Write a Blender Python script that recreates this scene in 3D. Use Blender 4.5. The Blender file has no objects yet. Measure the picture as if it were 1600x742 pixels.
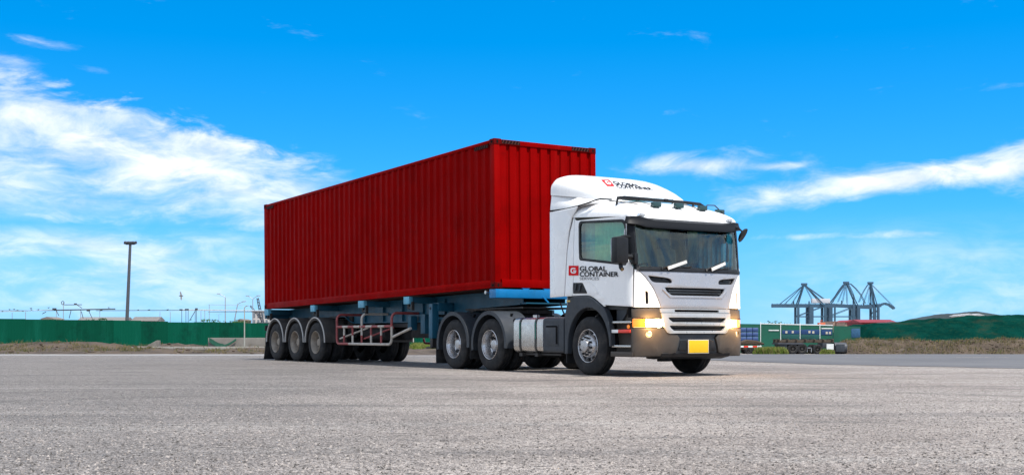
import bpy, bmesh, math, random
from mathutils import Vector, Matrix
random.seed(7)
PI = math.pi
sc = bpy.context.scene
C = sc.collection

# ---------------------------------------------------------------- camera
TH = 1.0045                                   # truck heading: forward = (cos TH, -sin TH)
CT, ST = math.cos(TH), math.sin(TH)
ORG = Vector((1.2769 + 1.25*ST, 20.9302 + 1.25*CT, 0.0))   # ground point under the middle of the front axle
cam = bpy.data.cameras.new('camera'); camo = bpy.data.objects.new('camera', cam); C.objects.link(camo)
cam.sensor_width = 36; cam.lens = 1905.3/1600*36
cam.shift_y = (522.4-371)/1600
cam.clip_start = 0.1; cam.clip_end = 20000
camo.location = (0, 0, 0.70); camo.rotation_euler = (PI/2, 0, 0)
sc.camera = camo

# ---------------------------------------------------------------- sun + sky
SUN_EL = math.radians(64)
a = math.radians(2)                         # sun stands ahead of the truck, a little to its near side
sd = Vector((CT*math.cos(a)+ST*math.sin(a), -ST*math.cos(a)+CT*math.sin(a), 0))
sun_dir = Vector((sd.x*math.cos(SUN_EL), sd.y*math.cos(SUN_EL), math.sin(SUN_EL)))
sl = bpy.data.lights.new('sun', 'SUN'); sl.energy = 2.85; sl.angle = math.radians(0.6); sl.color = (1.0, 0.955, 0.89)
so = bpy.data.objects.new('sun', sl); C.objects.link(so)
so.rotation_euler = sun_dir.to_track_quat('Z', 'Y').to_euler(); so.location = (0, 0, 40)

world = bpy.data.worlds.new('World'); sc.world = world; world.use_nodes = True
nt = world.node_tree; nt.nodes.clear()
class NG:
    """small expression helper for shader nodes"""
    def __init__(s, nt): s.nt = nt
    def n(s, t, **kw):
        x = s.nt.nodes.new(t)
        for k, v in kw.items(): setattr(x, k, v)
        return x
    def put(s, sock, v):
        if v is None: return
        if isinstance(v, bpy.types.NodeSocket): s.nt.links.new(v, sock)
        else:
            if sock.type in ('RGBA',) and len(v) == 3: v = (*v, 1)
            sock.default_value = v
    def m(s, op, a, b=None, c=None, clamp=False):
        x = s.n('ShaderNodeMath', operation=op, use_clamp=clamp)
        for i, v in enumerate((a, b, c)): s.put(x.inputs[i], v)
        return x.outputs[0]
    def add(s, a, b): return s.m('ADD', a, b)
    def sub(s, a, b): return s.m('SUBTRACT', a, b)
    def mul(s, a, b): return s.m('MULTIPLY', a, b)
    def div(s, a, b): return s.m('DIVIDE', a, b)
    def sm(s, v, lo, hi, a=0.0, b=1.0):
        x = s.n('ShaderNodeMapRange', interpolation_type='SMOOTHSTEP')
        for i, q in enumerate((v, lo, hi, a, b)): s.put(x.inputs[i], q)
        return x.outputs[0]
    def lin(s, v, lo, hi, a=0.0, b=1.0):
        x = s.n('ShaderNodeMapRange')
        for i, q in enumerate((v, lo, hi, a, b)): s.put(x.inputs[i], q)
        return x.outputs[0]
    def mix(s, f, a, b, mode='MIX'):
        x = s.n('ShaderNodeMix', data_type='RGBA', blend_type=mode)
        s.put(x.inputs[0], f); s.put(x.inputs[6], a); s.put(x.inputs[7], b)
        return x.outputs[2]
    def comb(s, x, y, z):
        k = s.n('ShaderNodeCombineXYZ')
        for i, v in enumerate((x, y, z)): s.put(k.inputs[i], v)
        return k.outputs[0]
    def sep(s, v):
        k = s.n('ShaderNodeSeparateXYZ'); s.put(k.inputs[0], v); return k.outputs
    def noise(s, vec, scale, detail=4, rough=.55, dist=0.0, col=False):
        k = s.n('ShaderNodeTexNoise'); s.put(k.inputs['Vector'], vec)
        k.inputs['Scale'].default_value = scale; k.inputs['Detail'].default_value = detail
        k.inputs['Roughness'].default_value = rough; k.inputs['Distortion'].default_value = dist
        return k.outputs[1 if col else 0]

def build_sky():
    g = NG(nt)
    tc = g.n('ShaderNodeTexCoord').outputs['Generated']
    nrm = g.n('ShaderNodeVectorMath', operation='NORMALIZE'); nt.links.new(tc, nrm.inputs[0])
    X, Y, Z = g.sep(nrm.outputs[0])
    # clear air: the blue deepens quickly above the horizon
    zz = g.add(g.mul(g.m('MAXIMUM', Z, 0.0), 1.2), 0.15)
    sky = g.n('ShaderNodeTexSky', sky_type='NISHITA'); sky.sun_disc = False
    sky.sun_elevation = SUN_EL; sky.sun_rotation = math.atan2(sd.x, sd.y)
    sky.air_density = 1.0; sky.dust_density = 0.1; sky.ozone_density = 3.0
    nt.links.new(g.comb(X, Y, zz), sky.inputs['Vector'])
    hs = g.n('ShaderNodeHueSaturation'); hs.inputs['Hue'].default_value = 0.495; hs.inputs['Saturation'].default_value = 1.47
    hs.inputs['Value'].default_value = 1.0
    nt.links.new(sky.outputs[0], hs.inputs['Color'])
    blue = hs.outputs[0]
    # clouds by compass bearing and height
    az = g.m('ARCTAN2', X, Y); el = g.m('ARCSINE', Z)
    warp = g.noise(g.comb(g.mul(az, 5.0), g.mul(el, 12.0), 3.1), 1.0, 3, .5)
    elw = g.add(el, g.mul(g.sub(warp, .5), .05))
    n1 = g.noise(g.comb(g.mul(az, 7.0), g.mul(elw, 24.0), 0.0), 1.0, 9, .60, .35)
    n2 = g.noise(g.comb(g.mul(az, 22.0), g.mul(elw, 60.0), 5.0), 1.0, 6, .62, .5)
    nn = g.add(g.mul(n1, .72), g.mul(n2, .28))
    def blob(a0, e0, ra, re, rot, amp):
        c_, s_ = math.cos(rot), math.sin(rot)
        da = g.sub(az, a0); de = g.sub(el, e0)
        p = g.div(g.add(g.mul(da, c_), g.mul(de, s_)), ra)
        q = g.div(g.sub(g.mul(de, c_), g.mul(da, s_)), re)
        r = g.add(g.mul(p, p), g.mul(q, q))
        return g.mul(g.m('EXPONENT', g.mul(r, -1.0)), amp)
    B = [(-.390, .172, .070, .022, -.30, .34),      # bright shoulder of the left bank
         (-.345, .152, .075, .026, -.25, .34),
         (-.270, .138, .070, .017, -.25, .32),
         (-.205, .121, .065, .011, -.22, .28),
         (-.375, .128, .110, .018, -.10, .30),
         (-.260, .108, .140, .015, -.10, .30),
         (-.370, .094, .130, .013, -.04, .28),
         (-.200, .088, .100, .012, -.06, .24),
         (-.350, .060, .200, .016, -.02, .20),
         (-.300, .030, .300, .018, .0, .16),
         (-.400, .206, .045, .010, -.15, .30),
         (-.365, .220, .040, .005, -.10, .24),
         (-.212, .069, .032, .0045, .05, .30),      # small cumulus by the container
         (.125, .135, .055, .0120, .02, .46),       # cloud above the cab
         (.160, .136, .030, .005, .04, .22),
         (.215, .134, .020, .0032, .03, .34),
         (.330, .123, .110, .0130, .10, .44),       # long band on the right
         (.405, .140, .055, .022, .20, .46),
         (.250, .113, .120, .0120, .08, .34),
         (.280, .078, .130, .0035, .0, .26),
         (.270, .055, .200, .0200, .0, .16),
         (-.200, .192, .026, .0040, -.12, .30),
         (-.330, .202, .022, .0040, -.05, .26)]
    M = None
    for b in B:
        v = blob(*b); M = v if M is None else g.add(M, v)
    # denser cloud added outside the view, as neutral fill for the shaded sides
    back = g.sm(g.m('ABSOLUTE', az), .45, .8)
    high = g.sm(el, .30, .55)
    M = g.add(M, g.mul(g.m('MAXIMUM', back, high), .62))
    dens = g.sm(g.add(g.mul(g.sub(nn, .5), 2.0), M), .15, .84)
    # the bank itself: a thin continuous layer with a ragged upper edge
    top = g.add(g.sub(.139, g.mul(g.add(az, .15), .278)), g.add(g.mul(g.sub(n1, .5), .075), g.mul(g.sub(n2, .5), .050)))
    topd = g.sub(top, el)
    lay = g.mul(g.mul(g.sm(topd, .0, .022), g.sm(el, .078, .112)), g.sm(az, -.10, -.20))
    lay = g.mul(lay, g.add(.12, g.mul(g.sm(nn, .34, .66), .78)))
    low = g.mul(g.mul(g.sm(el, .090, .070), g.sm(el, .0, .045)), g.sm(az, -.12, -.26))
    low = g.mul(low, g.add(.10, g.mul(g.sm(nn, .38, .66), .60)))
    rim = g.mul(g.mul(g.sm(el, .100, .040), g.sm(az, .16, .30)), g.mul(g.sm(nn, .36, .66), .45))
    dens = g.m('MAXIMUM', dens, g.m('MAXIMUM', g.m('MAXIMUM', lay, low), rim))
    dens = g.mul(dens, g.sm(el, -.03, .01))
    ccol = g.mix(g.sm(n2, .35, .62), (3.5, 3.75, 3.95), (4.7, 4.72, 4.75))
    blue = g.mix(g.mul(g.sm(el, .11, -.01), .75), blue, (1.15, 2.55, 3.62))   # pale sea haze along the horizon
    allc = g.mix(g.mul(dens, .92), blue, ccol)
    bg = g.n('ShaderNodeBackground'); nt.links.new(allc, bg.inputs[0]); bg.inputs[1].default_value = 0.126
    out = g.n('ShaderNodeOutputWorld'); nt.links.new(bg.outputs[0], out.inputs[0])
build_sky()

vs = sc.view_settings
vs.view_transform = 'Standard'; vs.look = 'None'; vs.gamma = 1.0; vs.use_curve_mapping = False
vs.exposure = 1.05
sc.render.resolution_x = 1024; sc.render.resolution_y = 474
sc.cycles.max_bounces = 8; sc.cycles.transparent_max_bounces = 12

# ---------------------------------------------------------------- materials
MATS = {}
def mat(name, col, rough=.5, metal=0.0, spec=.5, coat=0.0, var=0.0, vscale=6.0, bump=0.0, bscale=40.0, emit=None, estr=0.0, dirt=None, dscale=2.0, damt=.5):
    if name in MATS: return MATS[name]
    m = bpy.data.materials.new(name); m.use_nodes = True; t = m.node_tree; g = NG(t)
    p = t.nodes['Principled BSDF']
    tc = g.n('ShaderNodeTexCoord').outputs['Object']
    c = (*col, 1)
    if var or dirt:
        n = g.noise(tc, vscale, 5, .6)
        cc = g.mix(g.sm(n, .3, .7), tuple(x*(1-var) for x in col), tuple(min(1, x*(1+var)) for x in col))
        if dirt:
            d = g.noise(tc, dscale, 8, .68, .4)
            cc = g.mix(g.mul(g.sm(d, .48, .72), damt), cc, dirt)
        t.links.new(cc, p.inputs['Base Color'])
        r2 = g.noise(tc, vscale*2.3, 4, .6)
        t.links.new(g.lin(r2, .3, .7, max(.03, rough-.08), min(1, rough+.1)), p.inputs['Roughness'])
    else:
        p.inputs['Base Color'].default_value = c; p.inputs['Roughness'].default_value = rough
    p.inputs['Metallic'].default_value = metal; p.inputs['Specular IOR Level'].default_value = spec
    p.inputs['Coat Weight'].default_value = coat; p.inputs['Coat Roughness'].default_value = .06
    if bump:
        b = g.n('ShaderNodeBump'); b.inputs['Strength'].default_value = bump; b.inputs['Distance'].default_value = .01
        t.links.new(g.noise(tc, bscale, 5, .6), b.inputs['Height']); t.links.new(b.outputs[0], p.inputs['Normal'])
    if emit:
        p.inputs['Emission Color'].default_value = (*emit, 1); p.inputs['Emission Strength'].default_value = estr
    MATS[name] = m
    return m
def glass(name, tint, rough=.02, refl=1.0):
    m = bpy.data.materials.new(name); m.use_nodes = True; t = m.node_tree; t.nodes.clear(); g = NG(t)
    tr = g.n('ShaderNodeBsdfTransparent'); tr.inputs[0].default_value = (*tint, 1)
    gl = g.n('ShaderNodeBsdfGlossy'); gl.inputs['Roughness'].default_value = rough; gl.inputs[0].default_value = (.90, .99, .93, 1)
    fr = g.n('ShaderNodeFresnel'); fr.inputs[0].default_value = 1.5
    mx = g.n('ShaderNodeMixShader'); t.links.new(g.m('MULTIPLY', fr.outputs[0], refl, clamp=True), mx.inputs[0])
    t.links.new(tr.outputs[0], mx.inputs[1]); t.links.new(gl.outputs[0], mx.inputs[2])
    o = g.n('ShaderNodeOutputMaterial'); t.links.new(mx.outputs[0], o.inputs[0])
    MATS[name] = m
    return m
white = mat('white_paint', (.83, .83, .82), .28, 0, .5, .5, var=.03, vscale=1.2, dirt=(.66, .64, .61), dscale=.9, damt=.12)
silver = mat('silver_paint', (.38, .38, .40), .3, .5, .5, .5, var=.04, vscale=2)
satin = mat('satin_grey', (.48, .475, .46), .32, .6, .5, .2, var=.04)
slate = mat('slate_plastic', (.030, .037, .046), .5, 0, .35, var=.15, vscale=4, dirt=(.075, .072, .07), dscale=3, damt=.35)
bumperm = mat('bumper_grey', (.058, .050, .043), .5, 0, .35, var=.12, vscale=3, dirt=(.11, .09, .07), dscale=4, damt=.3)
black = mat('black_plastic', (.010, .011, .013), .42, 0, .28, var=.2)
gloss = mat('gloss_black', (.007, .008, .010), .4, 0, .15)
gapm = mat('dark_gap', (.008, .008, .009), .9, 0, .05)
rubber = mat('tyre_rubber', (.017, .018, .020), .75, 0, .25, var=.25, vscale=5, bump=.25, bscale=60, dirt=(.075, .066, .056), dscale=5, damt=.45)
rimm = mat('wheel_steel', (.46, .46, .47), .24, .85, .5, var=.08, vscale=8, dirt=(.25, .22, .19), dscale=6, damt=.45)
rimdull = mat('dusty_wheel_steel', (.27, .235, .195), .55, .25, .5, var=.15, vscale=8, dirt=(.14, .11, .09), dscale=5, damt=.6)
alu = mat('brushed_aluminium', (.54, .53, .51), .24, .95, .5, var=.07, vscale=5, dirt=(.38, .36, .33), dscale=3, damt=.4)
chrome = mat('chrome', (.8, .8, .8), .12, 1.0)
red = mat('container_red', (.235, .0010, .0011), .5, 0, .015, 0, var=.10, vscale=.9, bump=.06, bscale=9, dirt=(.13, .0012, .0012), dscale=1.3, damt=.5)
def container_paint():
    m = red; t = m.node_tree; g = NG(t); p = t.nodes['Principled BSDF']
    P = g.n('ShaderNodeTexCoord').outputs['Object']; x, y, z = g.sep(P)
    old = p.inputs['Base Color'].links[0].from_socket
    st = g.noise(g.comb(g.mul(x, 2.6), g.mul(y, 2.6), g.mul(z, .16)), 1.0, 6, .7)
    c = g.mix(g.mul(g.sm(st, .50, .72), .45), old, (.30, .006, .005))
    sc = g.noise(g.comb(g.mul(x, .5), g.mul(y, .5), g.mul(z, 2.4)), 1.0, 7, .75, .6)
    c = g.mix(g.mul(g.sm(sc, .60, .72), .5), c, (.095, .002, .002))
    ru = g.mul(g.sm(g.noise(P, 5.0, 6, .75, .5), .66, .74), g.sm(z, .55, .05))
    c = g.mix(g.mul(ru, .7), c, (.05, .014, .008))
    t.links.new(c, p.inputs['Base Color'])
container_paint()
redd = mat('container_floor', (.09, .03, .02), .8, var=.2)
cast = mat('corner_casting_red', (.10, .003, .003), .6, 0, .03, var=.3, vscale=8, dirt=(.03, .006, .005), dscale=9, damt=.7)
hazb = mat('hazard_dark', (.016, .006, .006), .6, 0, .05)
hazy = mat('hazard_pale', (.085, .030, .028), .6, 0, .05)
bluem = mat('trailer_blue', (.008, .085, .145), .45, 0, .45, 0, var=.14, vscale=2, bump=.05, dirt=(.018, .04, .05), dscale=1.8, damt=.65)
blueb = mat('bolster_blue', (.002, .17, .42), .42, 0, .45, 0, var=.08, vscale=3, dirt=(.01, .08, .15), dscale=4, damt=.35)
under = mat('undercarriage', (.022, .022, .023), .75, 0, .3, var=.3, vscale=6)
grease = mat('greasy_steel', (.035, .033, .032), .5, .3, .4, var=.3)
guardr = mat('guard_red', (.25, .045, .045), .5, var=.15, vscale=9)
guardw = mat('guard_white', (.46, .42, .37), .5, var=.1, vscale=9, dirt=(.24, .17, .12), dscale=7, damt=.65)
trimg = mat('mudguard_trim', (.44, .43, .41), .5, var=.1)
strapm = mat('strap_steel', (.05, .05, .05), .4, .5)
strapg = mat('strap_green', (.01, .13, .10), .5)
yellow = mat('plate_yellow', (.72, .44, .001), .5, var=.02)
platef = mat('plate_rim', (.55, .53, .46), .4, .3)
lred = mat('logo_red', (.66, .020, .025), .8, 0, .05)
lblk = mat('logo_black', (.008, .008, .010), .85, 0, .02)
lgry = mat('logo_grey', (.09, .09, .10), .85, 0, .02)
lwht = mat('logo_white', (.80, .80, .80), .8, 0, .05)
amber = mat('amber_lens', (.70, .17, .008), .15, 0, .5, .5, emit=(1, .30, .03), estr=.30)
lamp = mat('lamp_lit', (1, .9, .7), .2, emit=(1.0, .78, .42), estr=16.0)
lampsoft = mat('lamp_reflector', (.85, .80, .66), .12, .9, emit=(1.0, .66, .28), estr=1.9)
reflr = mat('reflector_red', (.75, .05, .03), .3)
reflw = mat('reflector_white', (.82, .82, .80), .35)
marker = mat('marker_lens', (.50, .50, .50), .2, .3)
lampgreen = mat('roof_lamp_dark', (.012, .045, .045), .3, 0, .5, .4)
seatm = mat('seat_cloth', (.16, .17, .17), .9, var=.2)
dashm = mat('dashboard', (.05, .055, .058), .7, var=.1)
curt = mat('curtain_grey', (.70, .78, .70), .9, var=.2, vscale=3)
curtg = mat('curtain_green', (.36, .62, .42), .85, var=.1)
paper = mat('white_sleeve', (.62, .62, .60), .7)
gls = glass('door_glass', (.66, .92, .82), .02, 2.2)
wsg = glass('windscreen_glass', (.78, .93, .87), .015, 1.7)
lensg = glass('lens_glass', (.97, .95, .90), .02, 1.0)
mirr = mat('mirror_glass', (.8, .8, .82), .03, 1.0)

# ---------------------------------------------------------------- mesh builder
def finish(me, smooth=35):
    me.update()
    if smooth:
        for p in me.polygons: p.use_smooth = True
        me.set_sharp_from_angle(angle=math.radians(smooth))
class MB:
    def __init__(s): s.v = []; s.f = []; s.mi = []; s.cur = 0
    def raw(s, v, f):
        o = len(s.v); s.v += [tuple(p) for p in v]
        for q in f: s.f.append(tuple(i+o for i in q)); s.mi.append(s.cur)
        return s
    def box(s, x0, x1, y0, y1, z0, z1, bev=0.0):
        if bev <= 0:
            v = [(x, y, z) for x in (x0, x1) for y in (y0, y1) for z in (z0, z1)]
            return s.raw(v, [(0,1,3,2),(4,6,7,5),(0,4,5,1),(2,3,7,6),(0,2,6,4),(1,5,7,3)])
        bm = bmesh.new(); bmesh.ops.create_cube(bm, size=1)
        for w in bm.verts: w.co = Vector(((x0+x1)/2+w.co.x*(x1-x0), (y0+y1)/2+w.co.y*(y1-y0), (z0+z1)/2+w.co.z*(z1-z0)))
        bmesh.ops.bevel(bm, geom=bm.edges[:], offset=bev, segments=2, affect='EDGES', profile=.6)
        return s.bm(bm)
    def bm(s, bm):
        bm.verts.index_update(); s.raw([w.co for w in bm.verts], [[w.index for w in f.verts] for f in bm.faces]); bm.free(); return s
    def obox(s, c, sx, sy, sz, M):
        v = [Vector(c) + M @ Vector((x*sx/2, y*sy/2, z*sz/2)) for x in (-1, 1) for y in (-1, 1) for z in (-1, 1)]
        return s.raw(v, [(0,1,3,2),(4,6,7,5),(0,4,5,1),(2,3,7,6),(0,2,6,4),(1,5,7,3)])
    def bar(s, a, b, w, h=None):
        a = Vector(a); b = Vector(b); d = b-a; L = d.length; h = h or w
        M = d.to_track_quat('X', 'Z').to_matrix()
        return s.obox((a+b)/2, L, w, h, M)
    def prism(s, poly, axis, lo, hi):
        """poly in the two other axes (in xyz order), extruded along axis"""
        def P(p, t):
            if axis == 'y': return (p[0], t, p[1])
            if axis == 'x': return (t, p[0], p[1])
            return (p[0], p[1], t)
        n = len(poly)
        v = [P(p, lo) for p in poly] + [P(p, hi) for p in poly]
        f = [tuple(range(n)), tuple(range(2*n-1, n-1, -1))] + [(i, i+n, (i+1) % n+n, (i+1) % n) for i in range(n)]
        bm = bmesh.new(); vs_ = [bm.verts.new(p) for p in v]
        for q in f: bm.faces.new([vs_[i] for i in q])
        bmesh.ops.recalc_face_normals(bm, faces=bm.faces[:])
        return s.bm(bm)
    def tube(s, pts, r, n=8, caps=True):
        pts = [Vector(p) for p in pts]; rs = r if isinstance(r, (list, tuple)) else [r]*len(pts)
        rings = []; prev = None
        for i, p in enumerate(pts):
            d = (pts[min(i+1, len(pts)-1)]-pts[max(i-1, 0)]).normalized()
            u = d.orthogonal().normalized() if prev is None else (prev - d*prev.dot(d)).normalized()
            prev = u; w = d.cross(u)
            rings.append([p + (u*math.cos(2*PI*k/n)+w*math.sin(2*PI*k/n))*rs[i] for k in range(n)])
        v = [q for R in rings for q in R]; f = []
        for i in range(len(rings)-1):
            for k in range(n): f.append((i*n+k, i*n+(k+1) % n, (i+1)*n+(k+1) % n, (i+1)*n+k))
        if caps: f += [tuple(range(n-1, -1, -1)), tuple(range((len(rings)-1)*n, len(rings)*n))]
        return s.raw(v, f)
    def cyl(s, a, b, r, n=16): return s.tube([a, b], r, n)
    def lathe(s, prof, n=40, axis='y', c=(0, 0, 0), closed=False, a0=0, a1=2*PI):
        """prof: list of (t along axis, radius)"""
        full = abs(a1-a0-2*PI) < 1e-6; m = n if full else n+1
        v = []
        for k in range(m):
            an = a0+(a1-a0)*k/n; ca, sa = math.cos(an), math.sin(an)
            for t, r in prof:
                if axis == 'y': v.append((c[0]+r*ca, c[1]+t, c[2]+r*sa))
                elif axis == 'x': v.append((c[0]+t, c[1]+r*ca, c[2]+r*sa))
                else: v.append((c[0]+r*ca, c[1]+r*sa, c[2]+t))
        P = len(prof); f = []; seg = P if closed else P-1
        for k in range(n):
            k2 = (k+1) % m
            for i in range(seg):
                j = (i+1) % P
                f.append((k*P+i, k*P+j, k2*P+j, k2*P+i))
        bm = bmesh.new(); vv = [bm.verts.new(p) for p in v]
        for q in f:
            try: bm.faces.new([vv[i] for i in q])
            except ValueError: pass
        bmesh.ops.remove_doubles(bm, verts=bm.verts[:], dist=1e-5)
        bmesh.ops.recalc_face_normals(bm, faces=bm.faces[:])
        return s.bm(bm)
    def mesh(s, name, mats, smooth=35):
        me = bpy.data.meshes.new(name); me.from_pydata(s.v, [], s.f)
        for m in (mats if isinstance(mats, (list, tuple)) else [mats]): me.materials.append(m)
        for p, i in zip(me.polygons, s.mi): p.material_index = i
        finish(me, smooth); return me
    def build(s, name, mats, parent=None, smooth=35, bevel=0.0):
        return put(name, s.mesh(name, mats, smooth), parent, bevel=bevel)
def put(name, me, parent=None, loc=None, rot=None, bevel=0.0):
    o = bpy.data.objects.new(name, me); C.objects.link(o)
    if parent: o.parent = parent
    if loc is not None: o.location = loc
    if rot is not None: o.rotation_euler = rot
    if bevel:
        b = o.modifiers.new('bevel', 'BEVEL'); b.width = bevel; b.segments = 2; b.limit_method = 'ANGLE'; b.angle_limit = math.radians(40)
    return o
def tag(o, label, cat, group=None, kind=None):
    o['label'] = label; o['category'] = cat
    if group: o['group'] = group
    if kind: o['kind'] = kind
    return o
def struct(o, kind='structure'): o['kind'] = kind; return o
def empty(name, loc=(0, 0, 0), rot=(0, 0, 0)):
    o = bpy.data.objects.new(name, None); C.objects.link(o); o.empty_display_size = .3
    o.location = loc; o.rotation_euler = rot; return o
def lerp(a, b, t): return a+(b-a)*t
def interp(tab, x):
    if x <= tab[0][0]: return tab[0][1]
    for (x0, y0), (x1, y1) in zip(tab, tab[1:]):
        if x <= x1: return lerp(y0, y1, (x-x0)/(x1-x0))
    return tab[-1][1]
def sms(x, lo, hi):
    t = max(0, min(1, (x-lo)/(hi-lo))); return t*t*(3-2*t)
FPX = 1905.3
def WX(u, Y): return (u-800)/FPX*Y            # place a far thing by its bearing and distance
def WZ(v, Y): return .7+(522.4-v)/FPX*Y

# ================================================================ GROUND
def zg(X, Y):
    ye = lerp(72, 112, sms(X, -14, 14))
    return -0.0149*(max(38, min(Y, ye))-38)
def hn(x, y, s=1.0):
    from mathutils import noise as N
    return N.fractal(Vector((x*s, y*s, 1.7)), 1.0, 2.0, 5)
def sheet(name, m, xs, ys, zf, smooth=60):
    nx, ny = len(xs), len(ys)
    v = [(x, y, zf(x, y)) for y in ys for x in xs]
    f = [(j*nx+i, j*nx+i+1, (j+1)*nx+i+1, (j+1)*nx+i) for j in range(ny-1) for i in range(nx-1)]
    return MB().raw(v, f).build(name, m, None, smooth)
def rng(a, b, n): return [a+(b-a)*i/(n-1) for i in range(n)]

def gravel_mat():
    m = bpy.data.materials.new('yard_surface'); m.use_nodes = True; t = m.node_tree; g = NG(t); p = t.nodes['Principled BSDF']
    P = g.n('ShaderNodeNewGeometry').outputs['Position']
    x, y, z = g.sep(P)
    base = g.mix(g.sm(g.noise(P, .30, 5, .65), .36, .64), (.280, .245, .222), (.385, .342, .312))
    # cooler, darker area to the left
    lf = g.sm(g.add(x, g.mul(g.sub(g.noise(P, .30, 4, .6), .5), 5.0)), 1.2, -4.0)
    base = g.mix(g.mul(lf, .75), base, (.178, .168, .162))
    # long streaks of tyre dust and old wheel marks
    st = g.noise(g.comb(g.mul(x, .16), g.mul(y, 1.3), 0), 1.0, 5, .62)
    base = g.mix(g.mul(g.sm(st, .50, .70), .55), base, (.125, .121, .119))
    st2 = g.noise(g.comb(g.mul(x, .10), g.mul(y, .9), 7), 1.0, 5, .62)
    base = g.mix(g.mul(g.sm(st2, .52, .74), .5), base, (.38, .355, .33))
    # aggregate
    vo = g.n('ShaderNodeTexVoronoi'); vo.inputs['Scale'].default_value = 105; t.links.new(P, vo.inputs['Vector'])
    cs = g.sep(vo.outputs['Color'])
    ag = g.noise(P, 34, 3, .75)
    ag2 = g.noise(P, 150, 2, .6)
    spk = g.add(g.add(g.mul(g.sub(cs[0], .5), 1.9), g.mul(g.sub(ag, .5), 2.2)), g.add(g.mul(g.sub(ag2, .5), 3.6), g.mul(g.sub(g.noise(P, 13, 4, .8), .5), 2.6)))
    k = g.m('MAXIMUM', g.add(1.0, spk), .25)
    mm = g.n('ShaderNodeVectorMath', operation='SCALE'); t.links.new(base, mm.inputs[0]); t.links.new(k, mm.inputs['Scale'])
    pit = g.sm(g.noise(P, 17, 4, .7), .66, .72)
    col = g.mix(g.mul(pit, .75), mm.outputs[0], (.06, .055, .052))
    # oil drips and old tyre tracks curving across the yard
    oil = g.mul(g.sm(g.noise(P, .55, 5, .65), .60, .72), g.sm(g.noise(P, 3.0, 4, .7), .42, .62))
    col = g.mix(g.mul(oil, .38), col, (.085, .08, .077))
    for cxx, cyy, rad in ((-30, -24, 52.0), (-30, -24, 53.9), (38, -52, 78.0), (38, -52, 79.9)):
        dd = g.m('SQRT', g.add(g.m('POWER', g.sub(x, cxx), 2.0), g.m('POWER', g.sub(y, cyy), 2.0)))
        band = g.sm(g.m('ABSOLUTE', g.sub(dd, rad)), .30, .14)
        band = g.mul(band, g.sm(g.noise(P, .5, 5, .7), .42, .62))
        col = g.mix(g.mul(band, .34), col, (.10, .095, .092))
    hole = g.sm(g.noise(P, 4.6, 4, .6), .715, .745)
    col = g.mix(g.mul(hole, .6), col, (.075, .07, .068))
    t.links.new(col, p.inputs['Base Color']); p.inputs['Roughness'].default_value = .9; p.inputs['Specular IOR Level'].default_value = .25
    b = g.n('ShaderNodeBump'); b.inputs['Strength'].default_value = 1.0; b.inputs['Distance'].default_value = .02
    hh = g.add(g.add(g.mul(vo.outputs['Distance'], -.9), g.add(g.mul(ag, .8), g.mul(pit, -.6))), g.mul(g.noise(P, 13, 4, .8), 1.3))
    t.links.new(hh, b.inputs['Height']); t.links.new(b.outputs[0], p.inputs['Normal'])
    return m
def asphalt_mat():
    m = bpy.data.materials.new('dark_asphalt'); m.use_nodes = True; t = m.node_tree; g = NG(t); p = t.nodes['Principled BSDF']
    P = g.n('ShaderNodeNewGeometry').outputs['Position']; x, y, z = g.sep(P)
    base = g.mix(g.sm(g.noise(P, .25, 5, .6), .3, .7), (.075, .073, .076), (.115, .112, .113))
    st = g.noise(g.comb(g.mul(x, .07), g.mul(y, .8), 3), 1.0, 5, .62)
    base = g.mix(g.mul(g.sm(st, .52, .74), .5), base, (.15, .146, .143))
    ag = g.noise(P, 30, 3, .75)
    mm = g.n('ShaderNodeVectorMath', operation='SCALE'); t.links.new(base, mm.inputs[0]); t.links.new(g.add(1, g.mul(g.sub(ag, .5), 1.3)), mm.inputs['Scale'])
    t.links.new(mm.outputs[0], p.inputs['Base Color']); p.inputs['Roughness'].default_value = .88
    # ragged edge: the sheet thins out to nothing along its border
    return m
def dirt_mat():
    m = bpy.data.materials.new('dirt'); m.use_nodes = True; t = m.node_tree; g = NG(t); p = t.nodes['Principled BSDF']
    P = g.n('ShaderNodeNewGeometry').outputs['Position']
    c = g.mix(g.sm(g.noise(P, .35, 6, .65), .35, .65), (.036, .024, .015), (.085, .060, .040))
    c = g.mix(g.sm(g.noise(P, 1.4, 6, .7), .52, .70), c, (.018, .012, .008))
    c = g.mix(g.mul(g.sm(g.noise(P, .9, 6, .7), .56, .70), .6), c, (.115, .095, .072))
    t.links.new(c, p.inputs['Base Color']); p.inputs['Roughness'].default_value = .95
    b = g.n('ShaderNodeBump'); b.inputs['Strength'].default_value = .8; b.inputs['Distance'].default_value = .08
    t.links.new(g.noise(P, 4, 6, .7), b.inputs['Height']); t.links.new(b.outputs[0], p.inputs['Normal'])
    return m
dirt = dirt_mat()
xs = [-6000, -2500, -900, -350, -160, -100] + rng(-80, 80, 65) + [100, 160, 350, 900, 2500, 6000]
ys = [-200, -60, -20] + rng(-5, 135, 57) + [160, 220, 400, 900, 2000, 5000, 9000]
struct(sheet('ground', gravel_mat(), xs, ys, zg))
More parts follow.
